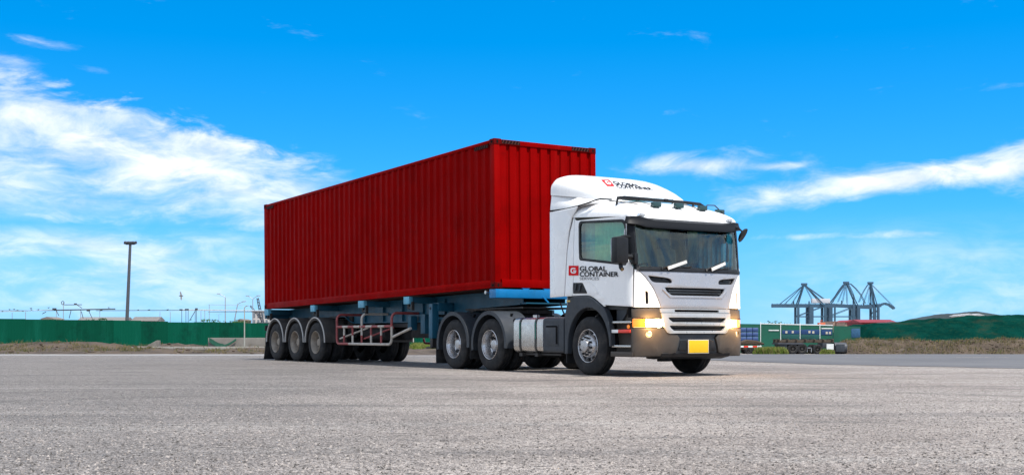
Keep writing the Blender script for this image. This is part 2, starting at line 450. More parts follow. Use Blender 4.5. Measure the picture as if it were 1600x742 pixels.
# darker asphalt lane sweeping away to the right
edge = [(4, 37.6), (6.0, 31.5), (7.2, 28.6), (9.0, 26.6), (11, 24.6), (13.5, 22.2), (17, 19.5), (24, 16.0), (40, 11)]
nx = 90; far = 111.0; v = []; f = []
for i in range(nx):
    X = lerp(4, 40, (i/(nx-1))**1.3); y0 = interp(edge, X)+.5*hn(X, 0, .9)
    xr = X
    for j in range(24):
        t = (j/23)**1.8
        # columns fan out with distance so the strip stays between truck and bank
        Y = lerp(y0, far, t); XX = X*lerp(1, 1.9, t)
        v.append((XX, Y, zg(XX, Y)+.006))
for i in range(nx-1):
    for j in range(23): f.append((i*24+j, (i+1)*24+j, (i+1)*24+j+1, i*24+j+1))
struct(MB().raw(v, f).build('road', asphalt_mat(), None, 60))
# pale concrete strip along the left edge of the yard
struct(sheet('pavement', mat('pale_concrete', (.27, .265, .26), .9, var=.12, vscale=.6, bump=.3, bscale=8), rng(-48, -9, 20), rng(62.5, 72.3, 5), lambda x, y: zg(x, y)+.006+(.03 if y > 72 else 0)))
# dirt verge in front of the left hoarding
def zdirt(x, y):
    t = sms(y, 71.5, 76)
    m = .10*t + t*.22*hn(x, y, .35) + t*.16*hn(x, y, 1.3)
    for cx_, cy_, r, h in ((-35.2, 94, 3.6, .42), (-33.2, 92, 2.2, .25), (-31.0, 95, 2.0, .22), (-38.7, 93, 2.2, .20), (-27, 96, 2.2, .3), (-24.9, 97, 1.5, .25)):
        m += h*math.exp(-((x-cx_)**2+(y-cy_)**2)/r**2)
    return zg(x, y)-.02+m
struct(sheet('dirt_verge', dirt, rng(-62, 26, 150), rng(71, 114, 44), lambda x, y: zdirt(x, y) if x < 6 else lerp(zdirt(x, y), zg(x, y)-.3, sms(x, 6, 18)), 60))

# ================================================================ WHEELS (shared meshes)
def wheel_meshes():
    R, W = .505, .285
    # outer face towards -y; y=0 is the outer tyre face
    def tyre_prof(y0, W):
        return [(y0+.018, .285), (y0+.004, .31), (y0-.002, .36), (y0+.0, .42), (y0+.012, .462), (y0+.03, .488), (y0+.045, R-.003), (y0+.06, R),
                (y0+W*.36, R), (y0+W*.36+.004, R-.014), (y0+W*.36+.012, R-.014), (y0+W*.36+.016, R), (y0+W*.62, R), (y0+W*.62+.004, R-.014),
                (y0+W*.62+.012, R-.014), (y0+W*.62+.016, R), (y0+W-.06, R), (y0+W-.04, R-.004), (y0+W-.012, .462), (y0+W, .40), (y0+W-.02, .285)]
    tyre_f = MB().lathe(tyre_prof(0, W), 56).mesh('tyre', rubber, 28)
    d = MB().lathe(tyre_prof(0, .27), 56); d.lathe(tyre_prof(.31, .27), 56)
    d.lathe([(.20, .285), (.20, 0)], 24); tyre_d = d.mesh('tyre', rubber, 28)
    def rim_front(m1):
        b = MB(); b.lathe([(.006, .290), (.0, .284), (.006, .276), (.03, .266), (.055, .258), (.075, .245), (.055, .215), (-.01, .190), (-.024, .182), (-.028, .118), (-.03, .112), (-.075, .102), (-.085, .090), (-.088, 0)], 48)
        b.cur = 1
        for k in range(10):
            an = 2*PI*k/10+.1; b.cyl((.150*math.cos(an), -.060, .150*math.sin(an)), (.150*math.cos(an), -.02, .150*math.sin(an)), .019, 8)
        for k in range(10):
            an = 2*PI*k/10+.1+PI/10; cx_, cz_ = .232*math.cos(an), .232*math.sin(an)
            b.cyl((cx_, .040, cz_), (cx_, .085, cz_), .030, 12)
        return b.mesh('rim', [m1, black], 30)
    def rim_dish(m1):
        b = MB(); b.lathe([(.006, .292), (-.004, .284), (.004, .274), (.03, .268), (.05, .255), (.13, .245), (.165, .236), (.180, .215), (.172, .165), (.168, .120), (.15, .112), (.10, .100), (.085, .085), (.08, 0)], 48)
        b.cur = 1
        for k in range(8):
            an = 2*PI*k/8+.2; b.cyl((.142*math.cos(an), .135, .142*math.sin(an)), (.142*math.cos(an), .175, .142*math.sin(an)), .016, 8)
        for k in range(8):
            an = 2*PI*k/8+.2+PI/8; cx_, cz_ = .205*math.cos(an), .205*math.sin(an)
            b.cyl((cx_, .163, cz_), (cx_, .19, cz_), .038, 14)
        return b.mesh('rim', [m1, black], 30)
    return tyre_f, tyre_d, rim_front(rimm), rim_dish(rimm), rim_dish(rimdull)
TYF, TYD, RIMF, RIMD, RIMT = wheel_meshes()
def wheel(parent, x, side, ty, rim, yo=1.25, r=.505):
    w = put('wheel', ty, parent, (x, side*yo, r), (random.uniform(0, 6)*0, 0, 0 if side < 0 else PI))
    put('rim', rim, w, (0, 0, 0), (0, random.uniform(0, 6), 0))
    return w

# ================================================================ CONTAINER
PITCH = .0163
def tz(x): return 1.595+(x+3.03)*PITCH       # underside of the container along the trailer
def make_container():
    L, W, H = 12.192, 2.438, 2.896
    loc = ORG + Vector((CT*-3.03, -ST*-3.03, 1.595))
    r = empty('shipping_container', loc, (0, -PITCH, -TH))
    tag(r, 'long dark red corrugated shipping container carried on the trailer', 'container')
    hw = W/2
    def corr(n, pitch, depth, start):
        pts = []; x = start
        for k in range(n):
            pts += [(x, 0), (x+pitch*.28, 0), (x+pitch*.50, depth), (x+pitch*.78, depth)]
            x += pitch
        pts.append((x, 0)); return pts
    zb, zt = .155, H-.075
    # long side walls: recessed behind the rails
    for s in (-1, 1):
        n = 42; pts = corr(n, (L-.30)/n, .036, -L+.15)
        v = []; f = []
        for x, d in pts:
            y = s*(hw-.012-d); v += [(x, y, zb), (x, y, zt)]
        for i in range(len(pts)-1): f.append((2*i, 2*i+2, 2*i+3, 2*i+1) if s < 0 else (2*i, 2*i+1, 2*i+3, 2*i+2))
        MB().raw(v, f).build('side_wall', red, r, 10)
    # front wall
    n = 9; pts = [(y + (W-.26)/n*k - hw + .13, d) for k in range(n) for y, d in ((0, 0), (.150, 0), (.185, .038), (.225, .038))] + [(hw-.13, 0)]; v = []; f = []
    for y, d in pts: v += [(-.02-d, y, zb+.02), (-.02-d, y, zt-.02)]
    for i in range(len(pts)-1): f.append((2*i, 2*i+2, 2*i+3, 2*i+1))
    MB().raw(v, f).build('front_wall', red, r, 10)
    MB().box(-L+.05, -.06, -hw+.06, hw-.06, H-.05, H-.02).build('roof', red, r)
    MB().box(-L+.05, -.06, -hw+.06, hw-.06, .030, .14).build('floor', redd, r)
    MB().box(-L+.006, -L+.09, -hw+.16, hw-.16, .012, .155, .005).build('rear_sill', red, r)
    for s in (-1, 1):
        b = MB(); y0, y1 = sorted((s*(hw-.004), s*(hw-.075)))
        b.box(-L+.16, -.16, y0, y1, H-.080, H-.016, .004); b.build('top_rail', red, r)
        b = MB(); y0, y1 = sorted((s*(hw-.006), s*(hw-.05)))
        b.box(-L+.16, -.16, y0, y1, .022, .165, .004)
        y0, y1 = sorted((s*(hw-.004), s*(hw-.10))); b.box(-L+.16, -.16, y0, y1, .012, .034, .003)
        b.build('bottom_rail', red, r)
    b = MB(); b.box(-.075, -.004, -hw+.16, hw-.16, H-.105, H-.012, .005); b.build('top_header', red, r)
    b = MB(); b.box(-.09, -.006, -hw+.16, hw-.16, .02, .175, .005); b.build('bottom_sill', red, r)
    for sx in (0, -1):
        for s in (-1, 1):
            x0, x1 = (-.155, -.005) if sx == 0 else (-L+.005, -L+.155)
            y0, y1 = sorted((s*(hw-.005), s*(hw-.13)))
            MB().box(x0, x1, y0, y1, .1, H-.1, .008).build('corner_post', red, r)
            for z0 in (0, H-.118):
                xa, xb = (-.178, .0) if sx == 0 else (-L, -L+.178)
                ya, yb = sorted((s*hw, s*(hw-.162)))
                cb = MB(); cb.box(xa, xb, ya, yb, z0, z0+.118, .006); cb.cur = 1
                xm = (xa+xb)/2; zm = z0+.059
                oval = [(xm+.038*math.cos(q)*1.0, zm+.026*math.sin(q)*1.0) for q in [2*PI*k/14 for k in range(14)]]
                cb.prism(oval, 'y', s*hw-.001 if s > 0 else -hw-.0015, s*hw+.0015 if s > 0 else -hw+.001)
                if sx == 0:
                    ym = s*(hw-.075); oval = [(ym+.022*math.cos(q), zm+.034*math.sin(q)) for q in [2*PI*k/14 for k in range(14)]]
                    cb.prism(oval, 'x', -.001, .0015)
                cb.build('corner_casting', [cast, gapm], r)
    # height-warning stripes at the upper corners
    def stripes(fn, n=6):
        b = MB(); b.raw([fn(0, 0), fn(1, 0), fn(1, 1), fn(0, 1)], [(0, 1, 2, 3)]); b.cur = 1
        for k in range(n):
            t0 = k/n; q = [fn(t0+.02, .08), fn(t0+.07, .08), fn(t0+.15, .92), fn(t0+.10, .92)]
            c = sum((Vector(p) for p in q), Vector())/4
            b.raw([Vector(p)+off for p in q], [(0, 1, 2, 3)])
        return b
    off = Vector((.003, 0, 0))
    for ya, yb in ((-hw+.17, -hw+.60), (hw-.60, hw-.17)):
        stripes(lambda t, w: (-.001, lerp(ya, yb, t), lerp(H-.095, H-.02, w))).build('hazard_stripe', [hazb, hazy], r, 0)
    off = Vector((0, -.003, 0))
    for xa, xb in ((-.75, -.22), (-L+.22, -L+.70)):
        stripes(lambda t, w: (lerp(xa, xb, t), -hw-.002, lerp(H-.155, H-.085, w))).build('hazard_stripe', [hazb, hazy], r, 0)
    # rear doors
    for s in (-1, 1):
        y0, y1 = sorted((s*.008, s*(hw-.13)))
        d = MB().box(-L+.02, -L+.07, y0, y1, .16, H-.11, .006).build('door', red, r)
        for yy in (.35, .85):
            b = MB(); b.cyl((-L+.0, s*yy, .1), (-L+.0, s*yy, H-.1), .018, 10); b.box(-L-.02, -L+.02, s*yy-.05, s*yy+.05, 1.0, 1.06); b.build('lock_rod', alu, d)
    return r
make_container()

# ================================================================ TRUCK TRACTOR
truck = empty('tractor_truck', ORG, (0, 0, -TH))
tag(truck, 'white cab-over tractor truck with lit headlights pulling the red container', 'truck')
XS = 1.05
XF = [(.30, 1.40), (.42, 1.46), (.95, 1.455), (1.12, 1.43), (1.75, 1.385), (2.45, 1.235), (2.66, 1.17), (2.9, 1.10)]
HWT = [(0, 1.21), (1.0, 1.22), (2.2, 1.22), (2.75, 1.195), (3.0, 1.17)]
NE = 2.7
def S(u, z, off=0.0):
    """cab skin. u<0: near side, x = XS+u; 0..2: nose from near corner to far corner; >2: far side"""
    a_ = interp(XF, z)-XS+off; w = interp(HWT, z)+off
    if u <= 0: return Vector((XS+u, -w, z))
    if u >= 2: return Vector((XS-(u-2), w, z))
    ph = (1-u)*PI/2; c_ = max(0, math.cos(ph)); s_ = math.sin(ph)
    return Vector((XS+a_*c_**(2/NE), -w*math.copysign(abs(s_)**(2/NE), s_), z))
def UX(x, s=-1): return (x-XS) if s < 0 else 2-(x-XS)
def UY(y, w=1.215):
    ph = math.asin(min(1, (abs(y)/w))**(NE/2)); u = ph/(PI/2)
    return 1-u if y < 0 else 1+u
def UNX(x, z):                                # nose point near side by its x (x>XS)
    a_ = interp(XF, z)-XS; t = min(1, (x-XS)/a_)
    return 1-math.acos(t**(NE/2))/(PI/2)
def panel(name, loops, m, parent, thick=.02, off=0.0, bevel=.004, du=.06, dz=.12, smooth=40, mirror=False, surf=None):
    surf = surf or (lambda u, z: S(u, z, off))
    bm = bmesh.new()
    for lp in loops:
        if mirror: lp = [(2-u, z) for u, z in lp]
        vv = [bm.verts.new((u, z, 0)) for u, z in lp]
        for i in range(len(vv)): bm.edges.new((vv[i], vv[(i+1) % len(vv)]))
    bmesh.ops.triangle_fill(bm, use_beauty=True, use_dissolve=False, edges=bm.edges[:])
    us = [w.co.x for w in bm.verts]; zs = [w.co.y for w in bm.verts]
    def cut(co, no): bmesh.ops.bisect_plane(bm, geom=bm.verts[:]+bm.edges[:]+bm.faces[:], dist=1e-6, plane_co=co, plane_no=no)
    k = math.floor(max(-.001, min(us))/du)+1
    while k*du < min(2.001, max(us)): cut((k*du, 0, 0), (1, 0, 0)); k += 1
    k = math.floor(min(zs)/dz)+1
    while k*dz < max(zs): cut((0, k*dz, 0), (0, 1, 0)); k += 1
    for w in bm.verts: w.co = surf(w.co.x, w.co.y)
    bmesh.ops.recalc_face_normals(bm, faces=bm.faces[:])
    dsum = sum((f_.normal.dot(f_.calc_center_median()-Vector((.2, 0, 1.8))*1.0))*f_.calc_area() for f_ in bm.faces)
    if dsum < 0: bmesh.ops.reverse_faces(bm, faces=bm.faces[:])
    me = bpy.data.meshes.new(name); bm.to_mesh(me); bm.free(); me.materials.append(m)
    finish(me, smooth)
    o = put(name, me, parent)
    if thick:
        s_ = o.modifiers.new('solid', 'SOLIDIFY'); s_.thickness = thick; s_.offset = -1; s_.use_rim = True
    if bevel:
        b = o.modifiers.new('bevel', 'BEVEL'); b.width = bevel; b.segments = 2; b.limit_method = 'ANGLE'; b.angle_limit = math.radians(50)
    return o
def rnd(poly, r, n=4):
    """round the corners of a polygon; r one radius or one per corner"""
    out = []; N_ = len(poly)
    for i, p in enumerate(poly):
        rr = r[i] if isinstance(r, (list, tuple)) else r
        p = Vector(p); a_ = Vector(poly[i-1]); b_ = Vector(poly[(i+1) % N_])
        if rr <= 0: out.append(tuple(p)); continue
        da = (a_-p); db = (b_-p); ra = min(rr, da.length*.45); rb = min(rr, db.length*.45)
        A = p+da.normalized()*ra; B = p+db.normalized()*rb
        for k in range(n+1):
            t = k/n; q = A*(1-t)**2 + p*2*t*(1-t) + B*t*t; out.append(tuple(q))
    return out

# --- inner structure of the cab (seen through the gaps and glass)
WIN = rnd([(-.285, 2.655), (-.235, 1.995), (1.065, 1.845), (1.03, 2.585)], [.09, .05, .05, .12])
def U2(pts): return [(UX(x), z) for x, z in pts]
for s in (-1, 1):
    pil = [(UX(-.66), 1.20), (UX(-.66), 2.70), (UX(1.04), 2.62), (UX(1.04), 1.20)]
    panel('cab_frame', [pil, U2([(x, z) for x, z in WIN])], black, truck, .03, -.035, 0, mirror=s > 0)
panel('bulkhead', [[(0.01, .98), (0.01, 1.74), (1.99, 1.74), (1.99, .98)]], gapm, truck, .02, -.045, 0)
MB().box(-.68, -.63, -1.18, 1.18, 1.2, 2.95, .01).build('rear_wall', white, truck)
MB().box(-.62, 1.2, -1.13, 1.13, 1.12, 1.2).build('cab_floor', dashm, truck)
b = MB(); b.prism([(.85, 1.2), (.82, 1.58), (.95, 1.74), (1.24, 1.73), (1.26, 1.2)], 'y', -1.08, 1.08); b.box(.78, .9, -.95, -.35, 1.70, 1.82, .02)
b.build('dashboard', dashm, truck, bevel=.01)
b = MB(); tor = [(.75+.10*math.sin(q)*.5, -.62+.23*math.cos(q), 1.72+.23*math.sin(q)*.75) for q in [2*PI*k/24 for k in range(25)]]
b.tube(tor, .016, 8); b.cyl((.77, -.62, 1.72), (.95, -.62, 1.55), .03); b.bar((.75, -.84, 1.72), (.75, -.40, 1.72), .03); b.build('steering_wheel', black, truck)
for y in (-.62, .62):
    b = MB(); b.box(-.1, .42, y-.25, y+.25, 1.32, 1.50, .05); b.build('seat', seatm, truck)
    b = MB(); M_ = Matrix.Rotation(-.12, 3, 'Y'); b.obox((-.16, y, 1.86), .14, .48, .78, M_); b.obox((-.21, y, 2.33), .10, .28, .2, M_); b.build('seat_back', seatm, truck, bevel=.04)
def curtain(name, pa, pb, z0, z1, m, amp=.03, n=40):
    v = []; f = []
    pa, pb = Vector((*pa, 0)), Vector((*pb, 0)); d = (pb-pa); nrm = Vector((-d.y, d.x, 0)).normalized()
    for i in range(n+1):
        p = pa+d*(i/n)+nrm*amp*math.sin(i*1.45); v += [(p.x, p.y, z0), (p.x, p.y, z1)]
    for i in range(n): f.append((2*i, 2*i+2, 2*i+3, 2*i+1))
    o = MB().raw(v, f).build(name, m, truck, 80); return o
curtain('rear_curtain', (-.52, 1.0), (-.52, -1.0), 1.35, 2.72, curt, .03, 64)
curtain('blue_curtain', (.22, 1.06), (.90, 1.06), 1.80, 2.58, mat('curtain_blue', (.12, .55, .86), .85, var=.25, vscale=4), .03, 26)
curtain('side_curtain', (.05, -1.10), (.98, -1.10), 1.78, 2.66, curtg, .022, 36)
curtain('side_curtain', (-.36, -1.06), (.05, -1.06), 1.78, 2.66, mat('curtain_teal', (.30, .50, .46), .85, var=.15), .03, 12)
b = MB(); b.box(1.02, 1.12, -.42, -.30, 1.745, 1.80, .015); b.build('dash_box', mat('dash_red', (.5, .06, .05), .5), truck)
b = MB(); b.cyl((1.05, -.22, 1.74), (1.05, -.22, 1.83), .04, 14); b.build('dash_cup', mat('dash_teal', (.06, .4, .42), .4), truck)

# --- skin
def bothsides(fn):
    for s in (False, True): fn(s)
DOOR = rnd([(-.42, 2.735), (-.42, 1.62), (-.46, 1.375), (.04, 1.375), (.20, 1.32), (.50, 1.155)], [.06, .0, .0, .12, .08, .05])
def door_loop():
    lp = U2(DOOR)
    lp += [(UNX(1.195, 1.15), 1.155), (UNX(1.195, 1.5), 1.5), (UNX(1.190, 1.80), 1.80), (UNX(1.085, 2.0)*.4, 2.0), (UX(1.085)*0+.0, 2.10), (UX(1.075), 2.62), (UX(1.00), 2.652)]
    return lp
def mk_door(mir):
    d = panel('door', [door_loop(), U2(WIN)], white, truck, .03, 0, .006, mirror=mir)
    win2 = rnd([(-.30, 2.668), (-.25, 1.985), (1.075, 1.832), (1.042, 2.598)], [.09, .05, .05, .12])
    in2 = rnd([(-.255, 2.628), (-.21, 2.022), (1.04, 1.878), (1.005, 2.555)], [.09, .05, .05, .12])
    panel('window_seal', [U2(win2), U2(in2)], black, d, .02, .004, .002, mirror=mir)
    panel('window_glass', [U2(win2)], gls, d, 0, -.012, 0, mirror=mir)
    s = 1 if mir else -1
    # handle recess and dark corner vent
    tri = rnd([(-.435, 1.605), (-.435, 1.415), (-.01, 1.405), (-.15, 1.592)], [.02, .02, .03, .03])
    v_ = panel('handle_recess', [U2(tri)], black, d, .01, .003, .002, mirror=mir)
    b = MB(); y = s*1.229
    b.bar((-.36, y, 1.47), (-.33, y, 1.58), .025, .03); b.bar((-.24, y, 1.45), (-.20, y, 1.56), .025, .03); b.build('door_handle', slate, d)
    # pressed line below the window
    pl = [(UX(-.40), 1.60), (UX(-.40), 1.612), (UX(.08), 1.605), (UX(.24), 1.50), (UX(.32), 1.38), (UX(.30), 1.38), (UX(.22), 1.495), (UX(.07), 1.592)]
    panel('pressing', [pl], white, d, .006, .0065, .002, mirror=mir)
    return d
near_door = mk_door(False); mk_door(True)
near_door['label'] = 'driver side door with red and black company lettering'
SEAM = [(-.70, 1.372), (-.66, 1.75), (-.62, 2.16), (-.56, 2.50), (-.47, 2.74), (-.28, 2.925)]
def mk_corner(mir):
    lp = [(-.475, 1.372), (-.435, 1.62), (-.435, 2.742), (-.2, 2.742), (-.2, 2.90)] + [(x+.014, z) for x, z in SEAM[::-1]]
    lp = [(-.475, 1.372), (-.435, 1.62), (-.435, 2.75)] + [(x+.012, z) for x, z in SEAM[:-1][::-1]]
    panel('rear_quarter', [U2(lp)], white, truck, .03, 0, .005, mirror=mir)
    fl = [(-1.185, 1.362), (-1.195, 2.905)] + [(-.72, 2.905), (-.30, 2.925)] + [(x-.012, z) for x, z in SEAM[:-1][::-1]]
    def surf(u, z): p = S(u, z, .0); p.y = math.copysign(1.225 - .03*sms(-.2-p.x, .6, 1.1), p.y); return p
    panel('side_deflector', [U2(fl)], white, truck, .03, 0, .006, mirror=mir, surf=surf)
bothsides(mk_corner)
# nose corner panels beside the silver front
def yb(z): return interp([(1.13, -.745), (1.25, -.785), (1.45, -.87), (1.62, -.99), (1.70, -1.06), (1.76, -1.12)], z)
def mk_nose(mir):
    zs = rng(1.145, 1.765, 10)
    lp = [(UNX(1.208, z), z) for z in zs] + [(max(UY(yb(z)), UNX(1.208, z)+.02), z) for z in zs[::-1]]
    vent = rnd([(UY(-1.005), 1.20), (UY(-1.005), 1.42), (UY(-.955), 1.40), (UY(-.955), 1.20)], .02)
    p = panel('corner_panel', [lp, vent], white, truck, .03, 0, .008, mirror=mir)
    panel('corner_vent', [vent], gapm, p, .01, -.03, 0, mirror=mir)
    # raised wind-deflecting rib behind the vent
    rib = rnd([(UY(-1.03), 1.19), (UY(-1.03), 1.45), (UY(-1.008), 1.45), (UY(-1.008), 1.19)], .01)
    panel('vent_rib', [rib], white, p, .02, .014, .006, mirror=mir)
    # black A-pillar cover
    ap = [(UX(1.088), 2.62), (.01, 2.10), (UNX(1.19, 1.83), 1.83), (UNX(1.205, 1.77), 1.775), (UY(-1.115), 1.775), (UY(-1.135), 2.62)]
    panel('pillar_cover', [ap], gloss, truck, .03, -.004, .004, mirror=mir)
bothsides(mk_nose)
# silver front panel with its openings
zs = rng(1.135, 1.735, 10)
lp = [(UY(yb(z)+.014), z) for z in zs] + [(UY(-(yb(z)+.014)), z) for z in zs[::-1]]
sl1 = rnd([(UY(-.955), 1.665), (UY(-.52), 1.632), (UY(-.50), 1.545), (UY(-.88), 1.555)], [.02, .08, .03, .05])
sl2 = [(2-u, z) for u, z in sl1]
big = rnd([(UY(-.655), 1.475), (UY(-.62), 1.405), (UY(-.52), 1.345), (UY(.52), 1.345), (UY(.62), 1.405), (UY(.655), 1.475)], .012)
fp = panel('front_panel', [lp, sl1, sl2, big], silver, truck, .035, 0, .007)
for q in (sl1, sl2, big): panel('panel_opening', [q], black, fp, .01, -.04, 0)
for z in (1.39, 1.43): panel('opening_slat', [[(UY(-.58), z-.007), (UY(-.58), z+.007), (UY(.58), z+.007), (UY(.58), z-.007)]], slate, fp, .02, -.012, 0)
# lip below the big opening
lip = [(UY(-.70), 1.44), (UY(-.66), 1.44), (UY(-.53), 1.338), (UY(.53), 1.338), (UY(.66), 1.44), (UY(.70), 1.44), (UY(.56), 1.312), (UY(-.56), 1.312)]
panel('opening_lip', [lip], silver, fp, .02, .014, .008)
# cowl + windscreen
panel('cowl', [[(UY(-1.12), 1.742), (UY(-1.12), 1.80), (UY(1.12), 1.80), (UY(1.12), 1.742)]], black, truck, .05, .012, .006)
WSL = rnd([(UY(-1.125), 1.795), (UY(-1.14), 2.60), (UY(1.14), 2.60), (UY(1.125), 1.795)], .0)
panel('windscreen', [WSL], wsg, truck, 0, -.012, 0, du=.03)
wsi = rnd([(UY(-1.095), 1.815), (UY(-1.11), 2.58), (UY(1.11), 2.58), (UY(1.095), 1.815)], .03)
panel('windscreen_seal', [WSL, wsi], black, truck, .006, -.004, 0, du=.03)
panel('tint_band', [[(UY(-1.10), 2.43), (UY(-1.10), 2.585), (UY(1.10), 2.585), (UY(1.10), 2.43)]], glass('tint_glass', (.16, .17, .18)), truck, 0, -.018, 0, du=.03)
for y0, y1 in ((-.69, -.20), (.22, .66)):
    w = MB(); P0 = S(UY(y0), 1.79, .03); P1 = S(UY(y1), 1.935, .022)
    Pm = S(UY(y0+.02), 1.80, .035)
    w.tube([S(UY(y0), 1.765, .03), P0, P1], [.022, .016, .010], 8)
    w.tube([P0+Vector((.0, .10, -.005)), S(UY(y1+.12), 1.83, .012)], .010, 6)
    wi = w.build('wiper', black, truck)
    d = (P1-P0).normalized(); up = Vector((1, 0, 0)).cross(d)*-1; up = up.normalized()
    A = P0+d*.10+Vector((.02, 0, .0)); B = P1+Vector((.02, 0, 0)); hgt = up*.055
    n_ = Vector((.012, 0, 0))
    MB().raw([A, B, B+hgt*.9, A+hgt, A+n_, B+n_, B+hgt*.9+n_, A+hgt+n_], [(0,3,2,1),(4,5,6,7),(0,1,5,4),(1,2,6,5),(2,3,7,6),(3,0,4,7)]).build('wiper_sleeve', paper, wi)

# sun visor
def vt(y): return 2.640 if abs(y) > .98 else (2.60 if abs(y) > .80 else 2.565)
ys_ = [-1.195, -1.0, -.86, -.70, -.35, 0, .35, .70, .86, 1.0, 1.195]
top = [2.638, 2.642, 2.61, 2.585, 2.578, 2.575, 2.578, 2.585, 2.61, 2.642, 2.638]
bot = [2.53, 2.50, 2.465, 2.455, 2.452, 2.45, 2.452, 2.455, 2.465, 2.50, 2.53]
def vs_surf(u, z):
    p = S(u, 2.6, .045); k = sms(2.64-z, 0, .2); q = S(u, 2.6, .045+.075*k); q.z = z; return q
uu = [UY(y, 1.20) for y in ys_]
panel('sun_visor', [[(u, z) for u, z in zip(uu, bot)] + [(u, z) for u, z in zip(uu[::-1], top[::-1])]], gloss, truck, .02, 0, .006, du=.05, dz=.04, surf=vs_surf)
# visor top shelf back to the roof
v = []; f = []
for u, z in zip(uu, top):
    v += [vs_surf(u, z), S(u, 2.63, -.02)]
for i in range(len(uu)-1): f.append((2*i, 2*i+1, 2*i+3, 2*i+2))
MB().raw(v, f).build('visor_shelf', black, truck)

# roof
def roof_zb(x): return 2.740-.0645*(max(x, -.7)+.4)
def roof_top(x): return interp([(-.7, 3.06), (0, 3.06), (.25, 3.03), (.6, 2.96), (.95, 2.86), (1.1, 2.80), (1.3, 2.76)], x)
def roof_z(x, y):
    # height of the roof skin over a plan point
    w = 1.195
    if x <= .55: r_ = abs(y)/w
    else:
        dx = (x-.55)/.68; r_ = (abs(y/w)**2.7+abs(dx)**2.7)**(1/2.7)
    r_ = min(.999, r_); zb_ = roof_zb(x)
    return zb_+(roof_top(x)-zb_)*(1-r_**3.6)**(1/2.4)
out = [(x, -1.197) for x in rng(-.68, 1.0, 14)]
out += [(S(u, 2.66).x, S(u, 2.66).y) for u in rng(.02, 1.98, 49)]
out += [(x, 1.197) for x in rng(1.0, -.68, 14)]
rings = [1.0, .995, .98, .955, .92, .87, .80, .70, .58, .45, .3, .15, .0]; v = []; f = []
for (x0, y0) in out:
    cx_ = min(x0, .50)
    for r_ in rings:
        x = cx_+(x0-cx_)*r_; y = y0*r_; zb_ = roof_zb(x)
        v.append((x, y, zb_+(roof_top(x)-zb_)*(1-min(1, r_)**3.6)**(1/2.4)))
K = len(rings)
for i in range(len(out)-1):
    for j in range(K-1): f.append((i*K+j, i*K+j+1, (i+1)*K+j+1, (i+1)*K+j))
bm = bmesh.new(); vv = [bm.verts.new(p) for p in v]
for q in f: bm.faces.new([vv[i] for i in q])
bmesh.ops.remove_doubles(bm, verts=bm.verts[:], dist=1e-4); bmesh.ops.recalc_face_normals(bm, faces=bm.faces[:])
roof = MB().bm(bm).build('cab_roof', white, truck, 50)
# fascia strip from roof edge down to the glass
zf = [(u, 2.60) for u in rng(UX(1.0), 2-UX(1.0), 45)]; 
v = []; f = []
for u, _ in zf:
    v += [S(u, 2.585, -.01), S(u, 2.665, .0)]
for i in range(len(zf)-1): f.append((2*i, 2*i+2, 2*i+3, 2*i+1))
MB().raw(v, f).build('roof_fascia', white, roof, 60)
# pressed grooves in the roof
for yy, sgn in ((-.86, 1), (-.60, 1), (.60, -1)):
    pts = []
    for k in range(13):
        x = lerp(.15, .88, k/12); y = yy - sgn*.20*math.sin(k/12*PI*.5)**3*-1*.6
        pts.append((x, y, roof_z(x, y)+.002))
    MB().tube(pts, .009, 6).build('roof_seam', gapm, roof)
# roof lamps
for y in (-.50, -.005, .525, 1.02):
    x = .97 if abs(y) < .9 else .86
    z = roof_z(x, y)
    b = MB(); b.box(x-.05, x+.03, y-.085, y+.085, z+.012, z+.095, .012); b.build('roof_lamp', lampgreen, truck)
    b = MB(); b.box(x-.05, x, y-.05, y-.03, z-.02, z+.03); b.bar((x-.02, y-.085, z+.03), (x-.10, y-.14, z+.0), .014); b.build('lamp_bracket', black, truck)
# bar across the roof on two posts
zb0 = 3.0
b = MB(); b.tube([(.60, -1.06, roof_z(.60, -1.06)+.02), (.58, -1.02, zb0), (.56, -.5, zb0+.012), (.55, 0, zb0+.015), (.55, .5, zb0+.012), (.56, .82, zb0), (.62, .90, zb0-.06)], [.018, .028, .03, .03, .03, .028, .02], 8)
b.box(.50, .60, -.98, -.55, zb0-.01, zb0+.035, .01); b.box(.51, .59, .0, .08, zb0-.01, zb0+.05, .01)
b.cyl((.57, .66, roof_z(.57, .66)-.02), (.56, .66, zb0), .014); b.cyl((.60, .66, roof_z(.60, .66)), (.66, .56, roof_z(.66, .56)+.015), .012)
rb = b.build('roof_bar', black, truck)
MB().box(.46, .53, -.85, .25, zb0-.02, zb0+.055, .012).build('wind_deflector', glass('pale_blue_acrylic', (.55, .80, .95)), rb)
# antenna wires and far horn
b = MB(); b.tube([(.75, .78, roof_z(.75, .78)), (.72, .84, 2.97), (.80, .95, 2.965), (.95, 1.06, roof_z(.9, 1.03)+.01)], .010, 6); b.build('antenna_cable', black, truck)
# marker lights on the fascia
for s in (-1, 1):
    c = S(UY(s*.985), 2.70, -.02); c.z = 2.672
    b = MB(); M_ = Matrix.Rotation(-s*.32, 3, 'Z'); b.obox(c+Vector((.015, 0, 0)), .05, .17, .05, M_); mk = b.build('marker_light', chrome, truck, bevel=.006)
    b = MB()
    for k in range(4): b.obox(c+M_ @ Vector((.045, (k-1.5)*.038, 0)), .012, .028, .034, M_)
    b.build('marker_cell', marker, mk)

